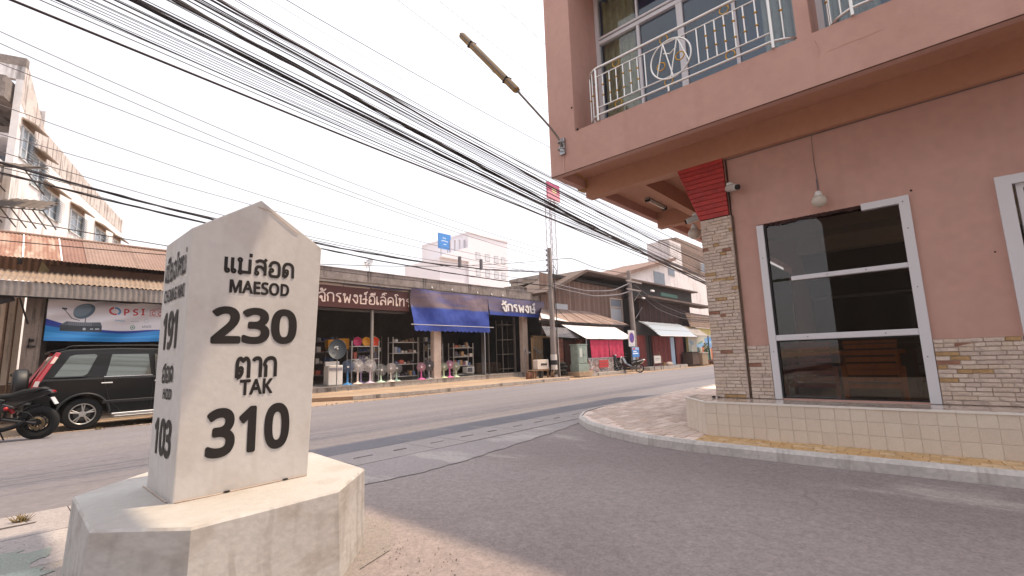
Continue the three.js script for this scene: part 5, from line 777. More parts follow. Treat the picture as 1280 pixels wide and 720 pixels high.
{
  const t = thing('lean_to', 'lean-to with sloping rusty ribbed roof in front of the wooden house', 'lean-to', [26, 0, -16.5]);
  const rs = [0, 1, 2].map((q) => worn(['#9d877d', '#947d73', '#a58f85'][q], { c2: '#8b756b', c3: '#ab968c', size: [1.4, 2], n: 128, v: 0.06, bump: 0.001, drip: 0.3, dripc: '#6b5449' }));
  for (let k = 0; k < 11; k++) { const a = 20.6 + k * 1.0, r = 22.9 + k * 0.51; mw('roof_sheet', corr([a, 3.26 + (k % 2) * 0.008, -16.4], [1.01, -0.02, 0], [r - a, 0.98, -1.55], 0.2, 0.018, 4, 0.515), rs[k % 3], t); }
  mw('eave', BX(20.6, 31.6, 3.12, 3.2, -16.5, -16.38), M.grime, t);
  mw('white_sheet', [quad([20.75, 3.36, -16.3], [23.4, 3.26, -16.3], [22.6, 3.46, -16.55], [21.4, 3.72, -16.9])], M.white, t);
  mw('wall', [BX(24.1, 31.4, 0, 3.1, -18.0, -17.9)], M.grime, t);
  const bm = ['#8b5547', '#7c4a3e', '#99604f'].map((c) => worn(c, { c2: '#6d4237', size: [0.4, 0.4], n: 64, v: 0.12 }));
  for (const [x0, x1] of [[21.7, 22.4], [24.0, 24.7]]) { const w = mw('brick_pier', BX(x0 + 0.02, x1 - 0.02, 0.1, 2.2, -16.35, -16.1), worn('#a08c80', { c2: '#8b786c', n: 64 }), t); const bg = fuse(B(0.22, 0.07, 0.27)); for (let r = 0; r < 25; r++) for (let k = 0; k < 3; k++) piece('brick', bg, bm[Math.floor(rnd() * 3)], w, x0 - 26 + 0.115 + k * 0.235, 0.16 + r * 0.083, -16.22 + 16.5); }
  mw('grey_sheet', [corr([20.5, 2.3, -15.8], [3.2, -0.08, 0], [0, 0.6, -0.35], 0.2, 0.012)], worn('#7c7a7e', { c2: '#6b696d', n: 64 }), t);
  mw('door', [BX(22.9, 23.9, 0.1, 2.1, -16.4, -16.35)], worn('#5d3529', { c2: '#4a281f', n: 64 }), t);
}
{ const t = thing('white_awning', 'bright white canvas awning over the crimson curtain', 'awning', [26.5, 2.2, -15.8]); const g = cloth(0, 1, 0, -1, 0, 0, 0.01, 0); const p = g.attributes.position; for (let i = 0; i < p.count; i++) { const u = p.getX(i), v = -p.getY(i), d = p.getZ(i); p.setXYZ(i, 22.7 + u * 6.3 + v * 1.0, 3.05 - v * 0.86 + d * 0.5, -16.35 + v * 1.0); } g.computeVertexNormals(); mw('cloth', g, flat('#e6e2e0', 0.8), t); mw('frame', [bar([23.7, 2.17, -15.37], [30.0, 2.17, -15.37], 0.025), bar([23.8, 0.1, -15.4], [23.8, 2.17, -15.4], 0.03), bar([29.9, 0.1, -15.4], [29.9, 2.17, -15.4], 0.03)], M.steel, t); }
{ const red = worn('#c4365a', { c2: '#b22b4c', c3: '#c83f63', size: [1, 1], n: 64, bump: 0 }), mkc = (name, x0, x1, label) => { const g = cloth(x0, x1, 2.14, 0.98, -15.45, 0.03, 0.02, 0), p = g.attributes.position; for (let i = 0; i < p.count; i++) p.setZ(i, p.getZ(i) + 0.05 * Math.sin((p.getX(i) - x0) * 7) * (2.3 - p.getY(i)) * 0.35); g.computeVertexNormals(); const t = thing(name, label, 'curtain', [(x0 + x1) / 2, 1, -15.45]); mw('cloth', g, red, t); mw('hem', bar([x0, 1.0, -15.42], [x1, 1.0, -15.42], 0.02), red, t); return t; };
  mkc('hanging_curtain', 24.3, 26.45, 'left crimson curtain hanging under the white awning, above the collage panel'); mkc('hanging_curtain', 26.5, 28.35, 'right crimson curtain hanging under the white awning, above the parked scooter'); }
{ const tx = canvasTex(512, 256, (x, W, Hh) => { x.fillStyle = '#8e8782'; x.fillRect(0, 0, W, Hh); for (let i = 0; i < 300; i++) { x.fillStyle = ['#5b5450', '#b4aaa4', '#7d4a48', '#9c6c66', '#c8c0ba', '#4a5560'][i % 6]; x.globalAlpha = 0.6; x.fillRect(rr(0, W), rr(0, Hh), rr(6, 34), rr(8, 50)); } x.globalAlpha = 1; });
  const t = thing('yard_fence', 'low fence panel plastered with faded prints under the left crimson curtain', 'fence', [25.3, 0.1, -15.3]); mw('panel', BX(23.75, 26.7, 0.14, 0.98, -15.32, -15.3), flat('#7f7873', 0.9), t); mw('print', quad([23.76, 0.15, -15.296], [26.69, 0.15, -15.296], [26.69, 0.97, -15.296], [23.76, 0.97, -15.296]), SM({ map: tx, roughness: 0.9 }), t, null, true); mw('rail', [BX(23.7, 26.75, 0.98, 1.02, -15.34, -15.28), BX(23.7, 26.75, 0.1, 0.14, -15.34, -15.28)], M.steel, t); mw('red_board', [0, 1, 2].map((k) => BX(24.9, 26.0, 0.42 + k * 0.16, 0.55 + k * 0.16, -15.28, -15.26)), flat('#b23a3c', 0.7), t); }
{ const t = thing('telephone_cabinet', 'grey green steel street cabinet on a pedestal beside the striped pole', 'cabinet', [22.9, 0.06, -15.4]), m = worn('#93a39b', { c2: '#85958d', c3: '#a3b1aa', size: [1, 1], n: 64, rough: 0.5, drip: 0.3 }); mw('plinth', BX(22.25, 23.75, 0.02, 0.28, -15.85, -14.95), worn('#b59f86', { c2: '#9d866e', n: 64 }), t); mw('pedestal', RB(1.02, 0.42, 0.6, 0.02, 22.95, 0.49, -15.4), m, t); mw('body', RB(0.96, 1.1, 0.52, 0.03, 22.95, 1.25, -15.4), m, t); mw('cap', RB(1.04, 0.05, 0.6, 0.015, 22.95, 1.82, -15.4), m, t); mw('door', RB(0.42, 0.98, 0.03, 0.01, 22.73, 1.24, -15.13), m, t); mw('door', RB(0.42, 0.98, 0.03, 0.01, 23.17, 1.24, -15.13), m, t); mw('notice', BX(22.62, 22.86, 1.1, 1.6, -15.114, -15.108), flat('#b9bdb4', 0.8), t); mw('handle', RB(0.06, 0.1, 0.04, 0.01, 23.05, 1.25, -15.1), M.steel, t); }
{ const t = thing('meter_box', 'white utility box with three round dials on a low stand beside the last shop pillar', 'box', [19.2, 0.1, -15.4]); mw('case', RB(0.95, 0.5, 0.3, 0.02, 19.5, 0.8, -15.5), flat('#cfc3b6', 0.6), t); mw('dial', [0, 1, 2].map((k) => place(new THREE.CylinderGeometry(0.065, 0.065, 0.03, 18), 19.38 + k * 0.17, 0.8, -15.34, PI / 2)), M.black, t); mw('stand', [BX(18.6, 20.0, 0.48, 0.53, -15.8, -15.3), BX(18.7, 18.76, 0.1, 0.48, -15.4, -15.34), BX(19.85, 19.91, 0.1, 0.48, -15.4, -15.34), BX(18.7, 18.76, 0.1, 0.48, -15.75, -15.7)], worn('#9c7f65', { c2: '#7f644d', n: 64 }), t); }
single('rubbish_bin', [C(0.13, 0.11, 0.36, 16, 19.4, 0.28, -15.45)], M.darkPlastic, 'small black bin under the white utility box', 'bin');
{ const t = thing('clay_pot', 'brown clay crate of pots under the left end of the utility box', 'pots', [18.7, 0.1, -15.5]); for (let k = 0; k < 3; k++) mw('pot', LA([[0, 0], [0.1, 0], [0.13, 0.15], [0.12, 0.33], [0.09, 0.34]], 16).translate(18.4 + k * 0.25, 0.1, -15.5), worn('#8a6048', { c2: '#6d4836', n: 64 }), t); }
{ const t = thing('plywood_door', 'plain plywood door panel leaning beside the shop, left of the striped pole', 'door', [22.0, 0.1, -18.0]), m = worn('#b1936f', { c2: '#9c7f5d', c3: '#c0a583', size: [0.6, 2], p: [10, 2], n: 128, v: 0.08 }); mw('panel', BX(21.95, 23.9, 0.1, 2.35, -18.05, -18.0), m, t); mw('frame', [BX(21.83, 21.95, 0.08, 2.45, -18.06, -17.96), BX(23.9, 24.02, 0.08, 2.45, -18.06, -17.96), BX(21.83, 24.02, 2.35, 2.47, -18.06, -17.96)], m, t); }
{ const g = []; for (let k = 0; k < 9; k++) g.push(place(new THREE.TorusGeometry(rr(0.16, 0.26), 0.018, 6, 20), 20.25 + rr(-0.15, 0.15), 0.28 + rr(-0.05, 0.1), -15.2 + rr(-0.1, 0.1), rr(0, 0.5), rr(-0.5, 0.5))); single('cable_coil', g, worn('#9c8266', { c2: '#7d6650', n: 64 }), 'tangle of dusty rope coils at the foot of the striped pole', 'coil'); }
{ const t = thing('tyre_pile', 'dark clutter of tyres between the striped pole and the grey green cabinet', 'tyres', [21.6, 0.1, -16]); for (let k = 0; k < 4; k++) mw('tyre', place(new THREE.TorusGeometry(0.28, 0.09, 8, 22), 21.75 + rr(-0.1, 0.1), 0.2 + k * 0.19, -15.9 + rr(-0.1, 0.1), PI / 2 + rr(-0.1, 0.1)), M.rubber, t); }
// ---------------------------------------------------------------- dark red shophouse with see-through awning
{
  const h = thing('red_shophouse', 'dark red boarded shophouse under the second pole, with a curved plastic awning', 'shop', [36, 0, -16.5]);
  const rm = ['#7b2f2b', '#6d2725', '#85352f'].map((c) => worn(c, { c2: '#5f2120', c3: '#934238', size: [0.4, 2], p: [8, 1], n: 64, v: 0.1 }));
  const dm = ['#452a25', '#3b231f', '#4e312b'].map((c) => worn(c, { c2: '#30201d', size: [0.4, 2], p: [8, 1], n: 64, v: 0.1 }));
  for (let x = 31.3, i = 0; x < 39.5; x += 0.27, i++) { if (x > 32.6 && x < 33.5) continue; if (x > 36.9 && x < 37.8) continue; mw('board', BX(x, x + 0.255, 0.2, 2.5, -15.95, -15.9 + rr(0, 0.012)), rm[i % 3], h); }
  for (let x = 33.2, i = 0; x < 43.4; x += 0.34, i++) mw('board', BX(x, x + 0.325, 3.5, 5.35, -16.55, -16.5 + rr(0, 0.012)), dm[i % 3], h);
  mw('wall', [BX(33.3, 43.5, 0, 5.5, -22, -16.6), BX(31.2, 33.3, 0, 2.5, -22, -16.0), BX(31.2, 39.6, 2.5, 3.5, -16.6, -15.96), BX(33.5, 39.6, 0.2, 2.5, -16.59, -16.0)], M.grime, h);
  mw('door', BX(37.05, 37.75, 0.2, 2.4, -15.94, -15.88), flat('#9fb0c4', 0.6), h); mw('door', BX(30.5, 31.2, 0.2, 1.4, -15.94, -15.88), flat('#9aa7b5', 0.6), h);
  mw('upper_eave', [EX([[33, 5.55], [47, 5.5], [47, 5.35], [33, 5.4]], 1.2).translate(0, 0, -16.8)], roofDark, h);
  mw('green_trim', [BX(35.4, 38.6, 5.66, 5.95, -15.7, -15.62)], flat('#2a4f48', 0.8), h);
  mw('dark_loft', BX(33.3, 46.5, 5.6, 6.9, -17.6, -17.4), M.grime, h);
  const aw = PM({ color: 0xaab3bc, roughness: 0.35, transmission: 0.35, thickness: 0, side: THREE.DoubleSide });
  const g = []; for (let i = 0; i < 8; i++) { const a = i / 8, b = (i + 1) / 8, f = (t) => [t * 1.5, 3.55 - 1.15 * Math.pow(t, 1.45)]; const [p, q] = [f(a), f(b)]; g.push(quad([32.2, q[1], -16.0 + q[0]], [39.2, q[1], -16.0 + q[0]], [38.9, p[1], -16.0 + p[0]], [31.9, p[1], -16.0 + p[0]])); }
  const o = mw('awning', g, aw, h); const rib = (x) => TU([[x - 0.3, 3.56, -16], [x - 0.2, 3.25, -15.5], [x - 0.1, 2.85, -15.0], [x, 2.4, -14.5]], 0.025, 16, 6);
  mw('rib', [0, 1, 2, 3, 4, 5].map((k) => rib(32.25 + k * 1.38)), flat('#c9c5c2', 0.5), o); mw('valance', bar([32.2, 2.4, -14.5], [39.2, 2.4, -14.5], 0.035), flat('#c9c5c2', 0.5), o); mw('purlin', [0.35, 0.7].map((t) => bar([32, 3.55 - 1.15 * Math.pow(t, 1.45), -16 + t * 1.5], [39, 3.55 - 1.15 * Math.pow(t, 1.45), -16 + t * 1.5], 0.02)), flat('#8f8c8c', 0.5), o);
}
{ const t = thing('white_house', 'tall white house with a red brown gable roof behind the dark red shophouse', 'house', [52, 0, -24]), W = M.whiteWash;
  mw('wall', [EX([[37, 0], [56, 0], [56, 11.5], [53.3, 11.9], [37.3, 8.0]], 6).translate(0, 0, -28), BX(56, 68, 0, 11.0, -28, -22)], W, t);
  mw('roof', [EX([[36.5, 8.0], [53.5, 12.3], [53.5, 11.95], [36.5, 7.65]], 7).translate(0, 0, -28.4)], worn('#8a7067', { c2: '#7b6259', size: [3, 3], n: 64 }), t);
  mw('tower', BX(53.6, 57.0, 10.9, 14.6, -25, -22.1), W, t); mw('tower', BX(57, 68, 11, 15.6, -25, -22.6), worn('#8f7a70', { c2: '#786459', c3: '#a8958b', size: [3, 1], n: 64, v: 0.1 }), t);
  for (const [x0, x1, y0, y1] of [[48.3, 51.0, 8.6, 10.1], [52.3, 54.0, 10.15, 10.9], [52.4, 53.9, 5.6, 7.2], [63.2, 64.6, 11.8, 12.9]]) { const f = mw('window', [BX(x0 - 0.08, x1 + 0.08, y0 - 0.08, y1 + 0.08, -22, -21.96)], flat('#a9a9ae', 0.7), t); mw('pane', [BX(x0, (x0 + x1) / 2 - 0.05, y0, y1, -21.97, -21.94), BX((x0 + x1) / 2 + 0.05, x1, y0, y1, -21.97, -21.94)], flat('#59616f', 0.2), f); }
}
{ const mt = canvasTex(1024, 512, (x, W, Hh) => { x.fillStyle = '#b8b2a4'; x.fillRect(0, 0, W, Hh); const bl = (n, cs, y0, y1, r0, r1) => { for (let i = 0; i < n; i++) { x.fillStyle = cs[i % cs.length]; x.globalAlpha = 0.75; x.beginPath(); x.ellipse(rr(0, W), rr(y0, y1), rr(r0, r1), rr(r0, r1) * 0.6, rr(0, 3), 0, 7); x.fill(); } }; bl(26, ['#5f8fc4', '#78a7d4', '#a6c4dd'], 20, 200, 30, 110); bl(40, ['#6d8f74', '#4f6f5c', '#87998a', '#8d938f'], 140, 460, 20, 60); for (let i = 0; i < 16; i++) { x.fillStyle = ['#3f6f5a', '#2f4a4a', '#c4603a', '#b04a3a', '#4f8f7a', '#5a6f8f'][i % 6]; x.globalAlpha = 0.85; const a = rr(120, 940); x.fillRect(a, rr(200, 320), rr(24, 60), 300); } x.globalAlpha = 1; });
  const t = thing('mural_wall', 'low roadside wall painted with a blue, green and orange mural at the far right', 'wall', [45, 0, -15.6]); mw('wall', BX(40.3, 54, 0, 3.3, -15.9, -15.7), worn('#c9b87c', { c2: '#b8a668', n: 64 }), t); mw('painting', quad([40.3, 0.02, -15.695], [54, 0.02, -15.695], [54, 2.7, -15.695], [40.3, 2.7, -15.695]), SM({ map: mt, roughness: 0.9 }), t, null, true);
  const s = []; for (let k = 0; k < 6; k++) mw('slat', place(B(13.2, 0.19, 0.05), 47.2, 3.42 + k * 0.215, -15.55 - k * 0.06, -0.3), worn('#8d7464', { c2: '#755e50', n: 64, size: [3, 1] }), t); }
{ const t = thing('grey_tin_porch', 'small grey tin porch roof between the plastic awning and the mural wall', 'porch', [41.5, 0, -15.3]); mw('sheet', corr([40.0, 2.55, -14.9], [3.0, 0, 0], [-0.6, 0.85, -1.0], 0.25, 0.03), tinGrey, t); mw('post', [BX(42.9, 42.98, 0, 2.55, -14.95, -14.88)], M.grime, t); }
{ const t = thing('planter_box', 'dark brown timber box against the red shophouse corner', 'planter', [39.5, 0.1, -15]); mw('box', RB(1.5, 1.0, 0.8, 0.03, 39.4, 0.62, -15.2), worn('#5f4a3f', { c2: '#4c3a31', n: 64 }), t); mw('lid', RB(1.6, 0.06, 0.9, 0.02, 39.4, 1.14, -15.2), M.grime, t);
  const q = thing('concrete_planter', 'square pale concrete planter with a small leafy plant by the mural', 'planter', [41.2, 0.05, -15]); mw('tub', RB(1.3, 1.0, 0.9, 0.04, 41.1, 0.55, -15.1), worn('#a7937c', { c2: '#8c7964', n: 64 }), q); mw('cap', RB(1.4, 0.08, 1.0, 0.02, 41.1, 1.05, -15.1), M.concrete, q);
  const lv = []; for (let i = 0; i < 70; i++) { const a = rr(0, 6.28), r = rr(0.05, 0.5), y = rr(0, 0.9); lv.push(place(new THREE.SphereGeometry(0.09, 5, 4).scale(1, 0.25, 0.5), 42.2 + Math.cos(a) * r * 0.7, 1.0 + y, -14.9 + Math.sin(a) * r * 0.6, rr(-1, 1), rr(0, 6), rr(-1, 1))); } const p = thing('potted_plant', 'small green leafy plant between the concrete planter and the mural', 'plant', [42.2, 0.1, -14.9]); mw('leaves', lv, worn('#4f6238', { c2: '#3d4f2a', c3: '#6b7b4a', n: 64, size: [0.4, 0.4] }), p); mw('stem', [bar([42.2, 0.3, -14.9], [42.2, 1.6, -14.9], 0.02)], M.grime, p); mw('pot', C(0.26, 0.2, 0.4, 16, 42.2, 0.22, -14.9), worn('#6e4a3a', { n: 64 }), p); }
for (const [x, c, l] of [[43.2, '#6a4a45', 'dark maroon sack lying at the foot of the mural, left of the white ones'], [44.8, '#d8d2cb', 'white sack at the foot of the mural, nearer the maroon one'], [46.3, '#d4cdc6', 'white sack at the foot of the mural, furthest right']]) single('sack', SP(0.55, x, 0.26, -14.6, 1.1, 0.5, 0.7), flat(c, 0.9), l, 'sack');
single('sack', SP(0.32, 34.9, 0.33, -15.2, 1.3, 0.5, 0.7), flat('#d2b9a4', 0.9), 'pale bundle on the step before the dark red boards', 'sack');
single('broom', [bar([34.2, 0.2, -15.3], [34.35, 1.3, -15.75], 0.03), C(0.05, 0.16, 0.35, 10, 34.2, 0.32, -15.28)], worn('#a07f5a', { n: 64 }), 'broom leaning on the dark red boards', 'broom');
// ---------------------------------------------------------------- poles and street signs
const poleM = worn('#8f8580', { c2: '#7d736f', c3: '#a0968f', size: [0.6, 2], p: [3, 4], n: 128, v: 0.1, drip: 0.4 });
{
  const t = thing('utility_pole', 'tall concrete utility pole with black and white bands at its foot', 'utility pole', [20.25, 0, -15.2]);
  mw('shaft', place(new THREE.CylinderGeometry(0.11, 0.17, 7.15, 4, 1).rotateY(PI / 4), 20.25, 3.575, -15.2), poleM, t);
  mws('band', [[0.55, 0.8], [0.05, 0.3]].map(([a, b]) => place(new THREE.CylinderGeometry(0.178, 0.182, b - a, 4, 1).rotateY(PI / 4), 20.25, (a + b) / 2 + 0.2, -15.2)), flat('#1e1c1d', 0.8), t);
  mws('band', [[0.3, 0.55], [0.8, 1.1]].map(([a, b]) => place(new THREE.CylinderGeometry(0.176, 0.18, b - a, 4, 1).rotateY(PI / 4), 20.25, (a + b) / 2 + 0.2, -15.2)), flat('#c9c3bd', 0.8), t);
  mw('insulator_rack', [0, 1, 2, 3, 4].map((k) => C(0.05, 0.07, 0.1, 10, 19.9, 6.95 - k * 0.27, -15.1)), flat('#6d6266', 0.5), t);
  mw('rack_bar', [bar([19.98, 5.7, -15.1], [19.98, 7.1, -15.1], 0.02), ...[0, 1, 2, 3, 4].map((k) => bar([19.9, 6.95 - k * 0.27, -15.1], [20.15, 6.95 - k * 0.27, -15.15], 0.012))], M.steel, t);
  mw('cable_drop', [TU([[20.42, 5.9, -15.1], [20.46, 4, -15.05], [20.44, 2, -15.05], [20.46, 0.1, -15.05]], 0.025, 20, 5), TU([[20.4, 6.2, -15.1], [20.65, 5.9, -15.05], [20.6, 5.5, -15.05], [20.4, 5.6, -15.1]], 0.02, 20, 5)], M.cable, t);
  mw('side_post', bar([20.75, 0, -15.25], [20.7, 2.6, -15.25], 0.06, 8), M.concrete, t);
}
{
  const x = 31.0, z = -16.0, t = thing('utility_pole', 'second concrete pole with crossbars and drooping cables beside the red shophouse', 'utility pole', [x, 0, z]);
  mw('shaft', place(new THREE.CylinderGeometry(0.15, 0.22, 7.25, 4, 1).rotateY(PI / 4), x, 3.62, z, 0, 0, 0.02), poleM, t);
  mw('crossbar', [BX(x - 0.9, x + 1.4, 6.35, 6.47, z + 0.14, z + 0.24), BX(x - 0.9, x + 1.2, 5.75, 5.85, z + 0.14, z + 0.24)], poleM, t);
  mw('brace', [bar([x + 0.1, 5.0, z + 0.2], [x + 1.2, 5.8, z + 0.2], 0.02), bar([x + 0.1, 3.7, z + 0.2], [x + 1.3, 4.6, z + 0.2], 0.02)], M.greyCable, t);
  mw('splice', [RB(0.5, 0.14, 0.14, 0.04, x + 2.6, 5.9, z + 0.5), RB(0.4, 0.12, 0.12, 0.04, x + 1.2, 5.25, z + 0.4)].map((g) => g), M.white, t);
}
{ const t = thing('no_parking_sign', 'round no parking sign on a steel post in front of the second pole', 'sign', [29.15, 0.06, -15.3]); const tx = canvasTex(256, 256, (x) => { x.fillStyle = '#c9c6c6'; x.fillRect(0, 0, 256, 256); x.fillStyle = '#4a4596'; x.beginPath(); x.arc(128, 128, 84, 0, 7); x.fill(); x.lineWidth = 24; x.strokeStyle = '#7d4a78'; x.beginPath(); x.arc(128, 128, 88, 0, 7); x.stroke(); x.beginPath(); x.moveTo(66, 66); x.lineTo(190, 190); x.stroke(); });
  mw('post', bar([29.15, 0, -15.3], [29.15, 2.8, -15.3], 0.035, 8), M.steel, t); mw('plate', RB(0.9, 1.1, 0.03, 0.01, 29.2, 2.22, -15.24), flat('#c4c1c1', 0.6), t); mw('print', quad([28.75, 1.82, -15.22], [29.65, 1.82, -15.22], [29.65, 2.72, -15.22], [28.75, 2.72, -15.22]), SM({ map: tx }), t, null, true); }
{ const t = thing('advert_board', 'small blue printed advertising board below the no parking sign', 'sign', [29.3, 0.06, -15.1]); const tx = canvasTex(256, 192, (x) => { x.fillStyle = '#4b7fc0'; x.fillRect(0, 0, 256, 192); x.fillStyle = '#8fb0d6'; x.fillRect(0, 0, 256, 50); x.fillStyle = '#b9505a'; x.fillRect(20, 12, 90, 34); x.fillStyle = '#d9e0ea'; x.fillRect(20, 110, 200, 22); x.fillRect(40, 70, 120, 20); }); mw('board', BX(28.9, 29.9, 0.95, 1.62, -15.12, -15.1), flat('#4b7fc0', 0.6), t); mw('print', quad([28.91, 0.96, -15.097], [29.89, 0.96, -15.097], [29.89, 1.61, -15.097], [28.91, 1.61, -15.097]), SM({ map: tx }), t, null, true); mw('leg', [bar([28.9, 0, -15.15], [28.9, 0.8, -15.15], 0.02), bar([29.9, 0, -15.15], [29.9, 0.8, -15.15], 0.02)], M.steel, t); }
{ const t = thing('folding_sign', 'small white framed notice stand on the verge behind the parked scooter', 'sign', [31.6, 0.0, -14.6]); mw('board', RB(1.05, 0.5, 0.04, 0.01, 31.6, 0.72, -14.6), flat('#c2bdb8', 0.7), t); mw('frame', [bar([31.05, 0, -14.62], [31.05, 1.02, -14.62], 0.03), bar([32.15, -0.02, -14.62], [32.15, 1.02, -14.62], 0.03), bar([31.05, 1.0, -14.62], [32.15, 1.0, -14.62], 0.03), bar([31.05, 0.45, -14.62], [32.15, 0.45, -14.62], 0.025)], flat('#6a625f', 0.6), t); mw('print', [BX(31.25, 31.95, 0.78, 0.82, -14.58, -14.577), BX(31.25, 31.8, 0.68, 0.71, -14.58, -14.577)], flat('#6c6a6a', 0.8), t); }
// ---------------------------------------------------------------- vehicles
const paint = PM({ color: 0x070709, roughness: 0.5, specularIntensity: 0.4, clearcoat: 0.3, clearcoatRoughness: 0.04, metalness: 0, side: THREE.DoubleSide });
const carGlass = PM({ color: 0x6f7a74, roughness: 0.04, transmission: 0.9, thickness: 0, ior: 1.6, side: THREE.DoubleSide });
const arcPts = (cx, cy, r, a0, a1, n) => [...Array(n + 1)].map((_, i) => { const a = a0 + (a1 - a0) * i / n; return [cx + r * Math.cos(a), cy + r * Math.sin(a)]; });
function wheel(parent, x, y, z, R, w, spokes, rimM, side) {
  const t = mk('wheel', place(LA([[R * 0.66, -w / 2], [R * 0.9, -w / 2], [R * 0.98, -w * 0.4], [R, -w * 0.2], [R, w * 0.2], [R * 0.98, w * 0.4], [R * 0.9, w / 2], [R * 0.66, w / 2]], 36), x, y, z, PI / 2), M.rubber, parent);
  const g = [place(new THREE.TorusGeometry(R * 0.64, 0.016, 8, 36), x, y, z + side * w * 0.42), place(new THREE.CylinderGeometry(0.06, 0.06, 0.03, 18), x, y, z + side * w * 0.38, PI / 2)];
  for (let k = 0; k < spokes; k++) { const a = k / spokes * 2 * PI + 0.3; for (const d of [-0.13, 0.13]) { const q = bar([x + Math.cos(a) * 0.04, y + Math.sin(a) * 0.04, z + side * w * 0.4], [x + Math.cos(a + d) * R * 0.64, y + Math.sin(a + d) * R * 0.64, z + side * w * 0.36], 0.016, 6); g.push(q); } }
  mk('rim', g, rimM, t); mk('brake_disc', place(new THREE.CylinderGeometry(R * 0.42, R * 0.42, 0.02, 28), x, y, z + side * w * 0.15, PI / 2), flat('#55524f', 0.5, 0.6), t);
  mk('wheel_well', place(new THREE.CylinderGeometry(R * 0.63, R * 0.63, 0.02, 28), x, y, z - side * w * 0.1, PI / 2), M.black, t); return t;
}
{
  const t = thing('parked_car', 'black sport utility car with a spare wheel on its tail, parked behind the milestone', 'car', [1.44, 0, -14.58]);
  const low = [[-0.8, 0.42], [-0.4, 0.34], ...arcPts(0, 0.33, 0.41, PI, 0, 14), [0.5, 0.27], [2.12, 0.27], ...arcPts(2.62, 0.33, 0.41, PI, 0, 14), [3.3, 0.3], [3.62, 0.38], [3.7, 0.62], [3.62, 0.88], [3.4, 1.0], [2.5, 1.09], [-0.66, 1.1], [-0.74, 1.06], [-0.8, 0.8]];
  mk('body', EX(low, 1.68, 0.04).translate(0, 0, -0.84), paint, t);
  const zs = (y) => 0.835 - 0.17 * (Math.max(1.08, y) - 1.08) / 0.64;
  const taper = (g) => { const p = g.attributes.position; for (let i = 0; i < p.count; i++) p.setZ(i, p.getZ(i) * zs(p.getY(i)) / 0.835); g.computeVertexNormals(); return g; };
  mk('cabin', taper(EX([[-0.7, 1.07], [-0.5, 1.6], [-0.42, 1.68], [-0.3, 1.715], [0.6, 1.745], [1.45, 1.72], [1.72, 1.66], [2.5, 1.07]], 1.62, 0.02).translate(0, 0, -0.81)), paint, t);
  const pane = (name, pts, m, d = 0.02) => { for (const s of [1, -1]) { const g = EX(pts, 0.008, 0), p = g.attributes.position; for (let i = 0; i < p.count; i++) p.setZ(i, s * (zs(p.getY(i)) + d - 0.008 + p.getZ(i))); g.computeVertexNormals(); mk(name, g, m, t); } };
  const gl = PM({ color: 0x60655f, roughness: 0.06, metalness: 0.55, clearcoat: 1, clearcoatRoughness: 0.02, side: THREE.DoubleSide });
  pane('side_window', [[-0.5, 1.14], [-0.28, 1.56], [-0.2, 1.6], [0.12, 1.61], [0.17, 1.58], [0.02, 1.18], [-0.05, 1.14]], gl);
  pane('side_window', [[0.33, 1.12], [0.42, 1.6], [1.08, 1.6], [1.14, 1.12]], gl); pane('side_window', [[1.22, 1.12], [1.2, 1.6], [1.6, 1.58], [2.2, 1.12]], gl);
  pane('window_trim', [[0.3, 1.1], [1.16, 1.1], [1.16, 1.115], [0.3, 1.115]], M.chrome, 0.024); pane('window_trim', [[-0.53, 1.12], [-0.03, 1.12], [0.0, 1.14], [-0.5, 1.14]], flat('#3a3a3d', 0.3, 0.5), 0.024);
  // seams, handles and steps on the near side
  const seam = (pts) => TU(pts.map(([x, y]) => [x, y, 0.882]), 0.006, 20, 4);
  mk('door_seam', [seam([[0.3, 1.08], [0.36, 0.8], [0.42, 0.6], [0.62, 0.34], [0.7, 0.31]]), seam([[1.17, 1.08], [1.17, 0.6], [1.16, 0.32]]), seam([[0.7, 0.31], [1.6, 0.31], [2.1, 0.32]])], M.black, t);
  mk('side_moulding', [RB(1.9, 0.06, 0.03, 0.01, 1.25, 0.56, 0.885)], flat('#15151a', 0.35), t);
  mk('door_handle', [RB(0.2, 0.03, 0.03, 0.01, 0.35, 0.97, 0.89)], M.chrome, t); mk('door_handle', [RB(0.2, 0.03, 0.03, 0.01, 1.3, 0.97, 0.89)], M.chrome, t);
  mk('side_step', [RB(1.7, 0.05, 0.16, 0.02, 1.3, 0.29, 0.92)], M.steel, t); mk('step_strip', [RB(1.6, 0.025, 0.04, 0.01, 1.3, 0.24, 1.0)], M.steel, t);
  for (const s of [1, -1]) mk('wheel_arch', place(new THREE.TorusGeometry(0.43, 0.025, 8, 24, PI), 0, 0.33, s * 0.875), M.darkPlastic, t);
  mk('roof_rail', [TU([[-0.35, 1.73, 0.62], [-0.2, 1.79, 0.62], [1.2, 1.8, 0.62], [1.4, 1.74, 0.62]], 0.018, 30, 6)], M.black, t);
  const rm = flat('#b9b6b0', 0.3, 0.9);
  for (const [x, s] of [[0, 1], [2.62, 1], [0, -1], [2.62, -1]]) wheel(t, x, 0.335, s * 0.75, 0.335, 0.21, 5, rm, s);
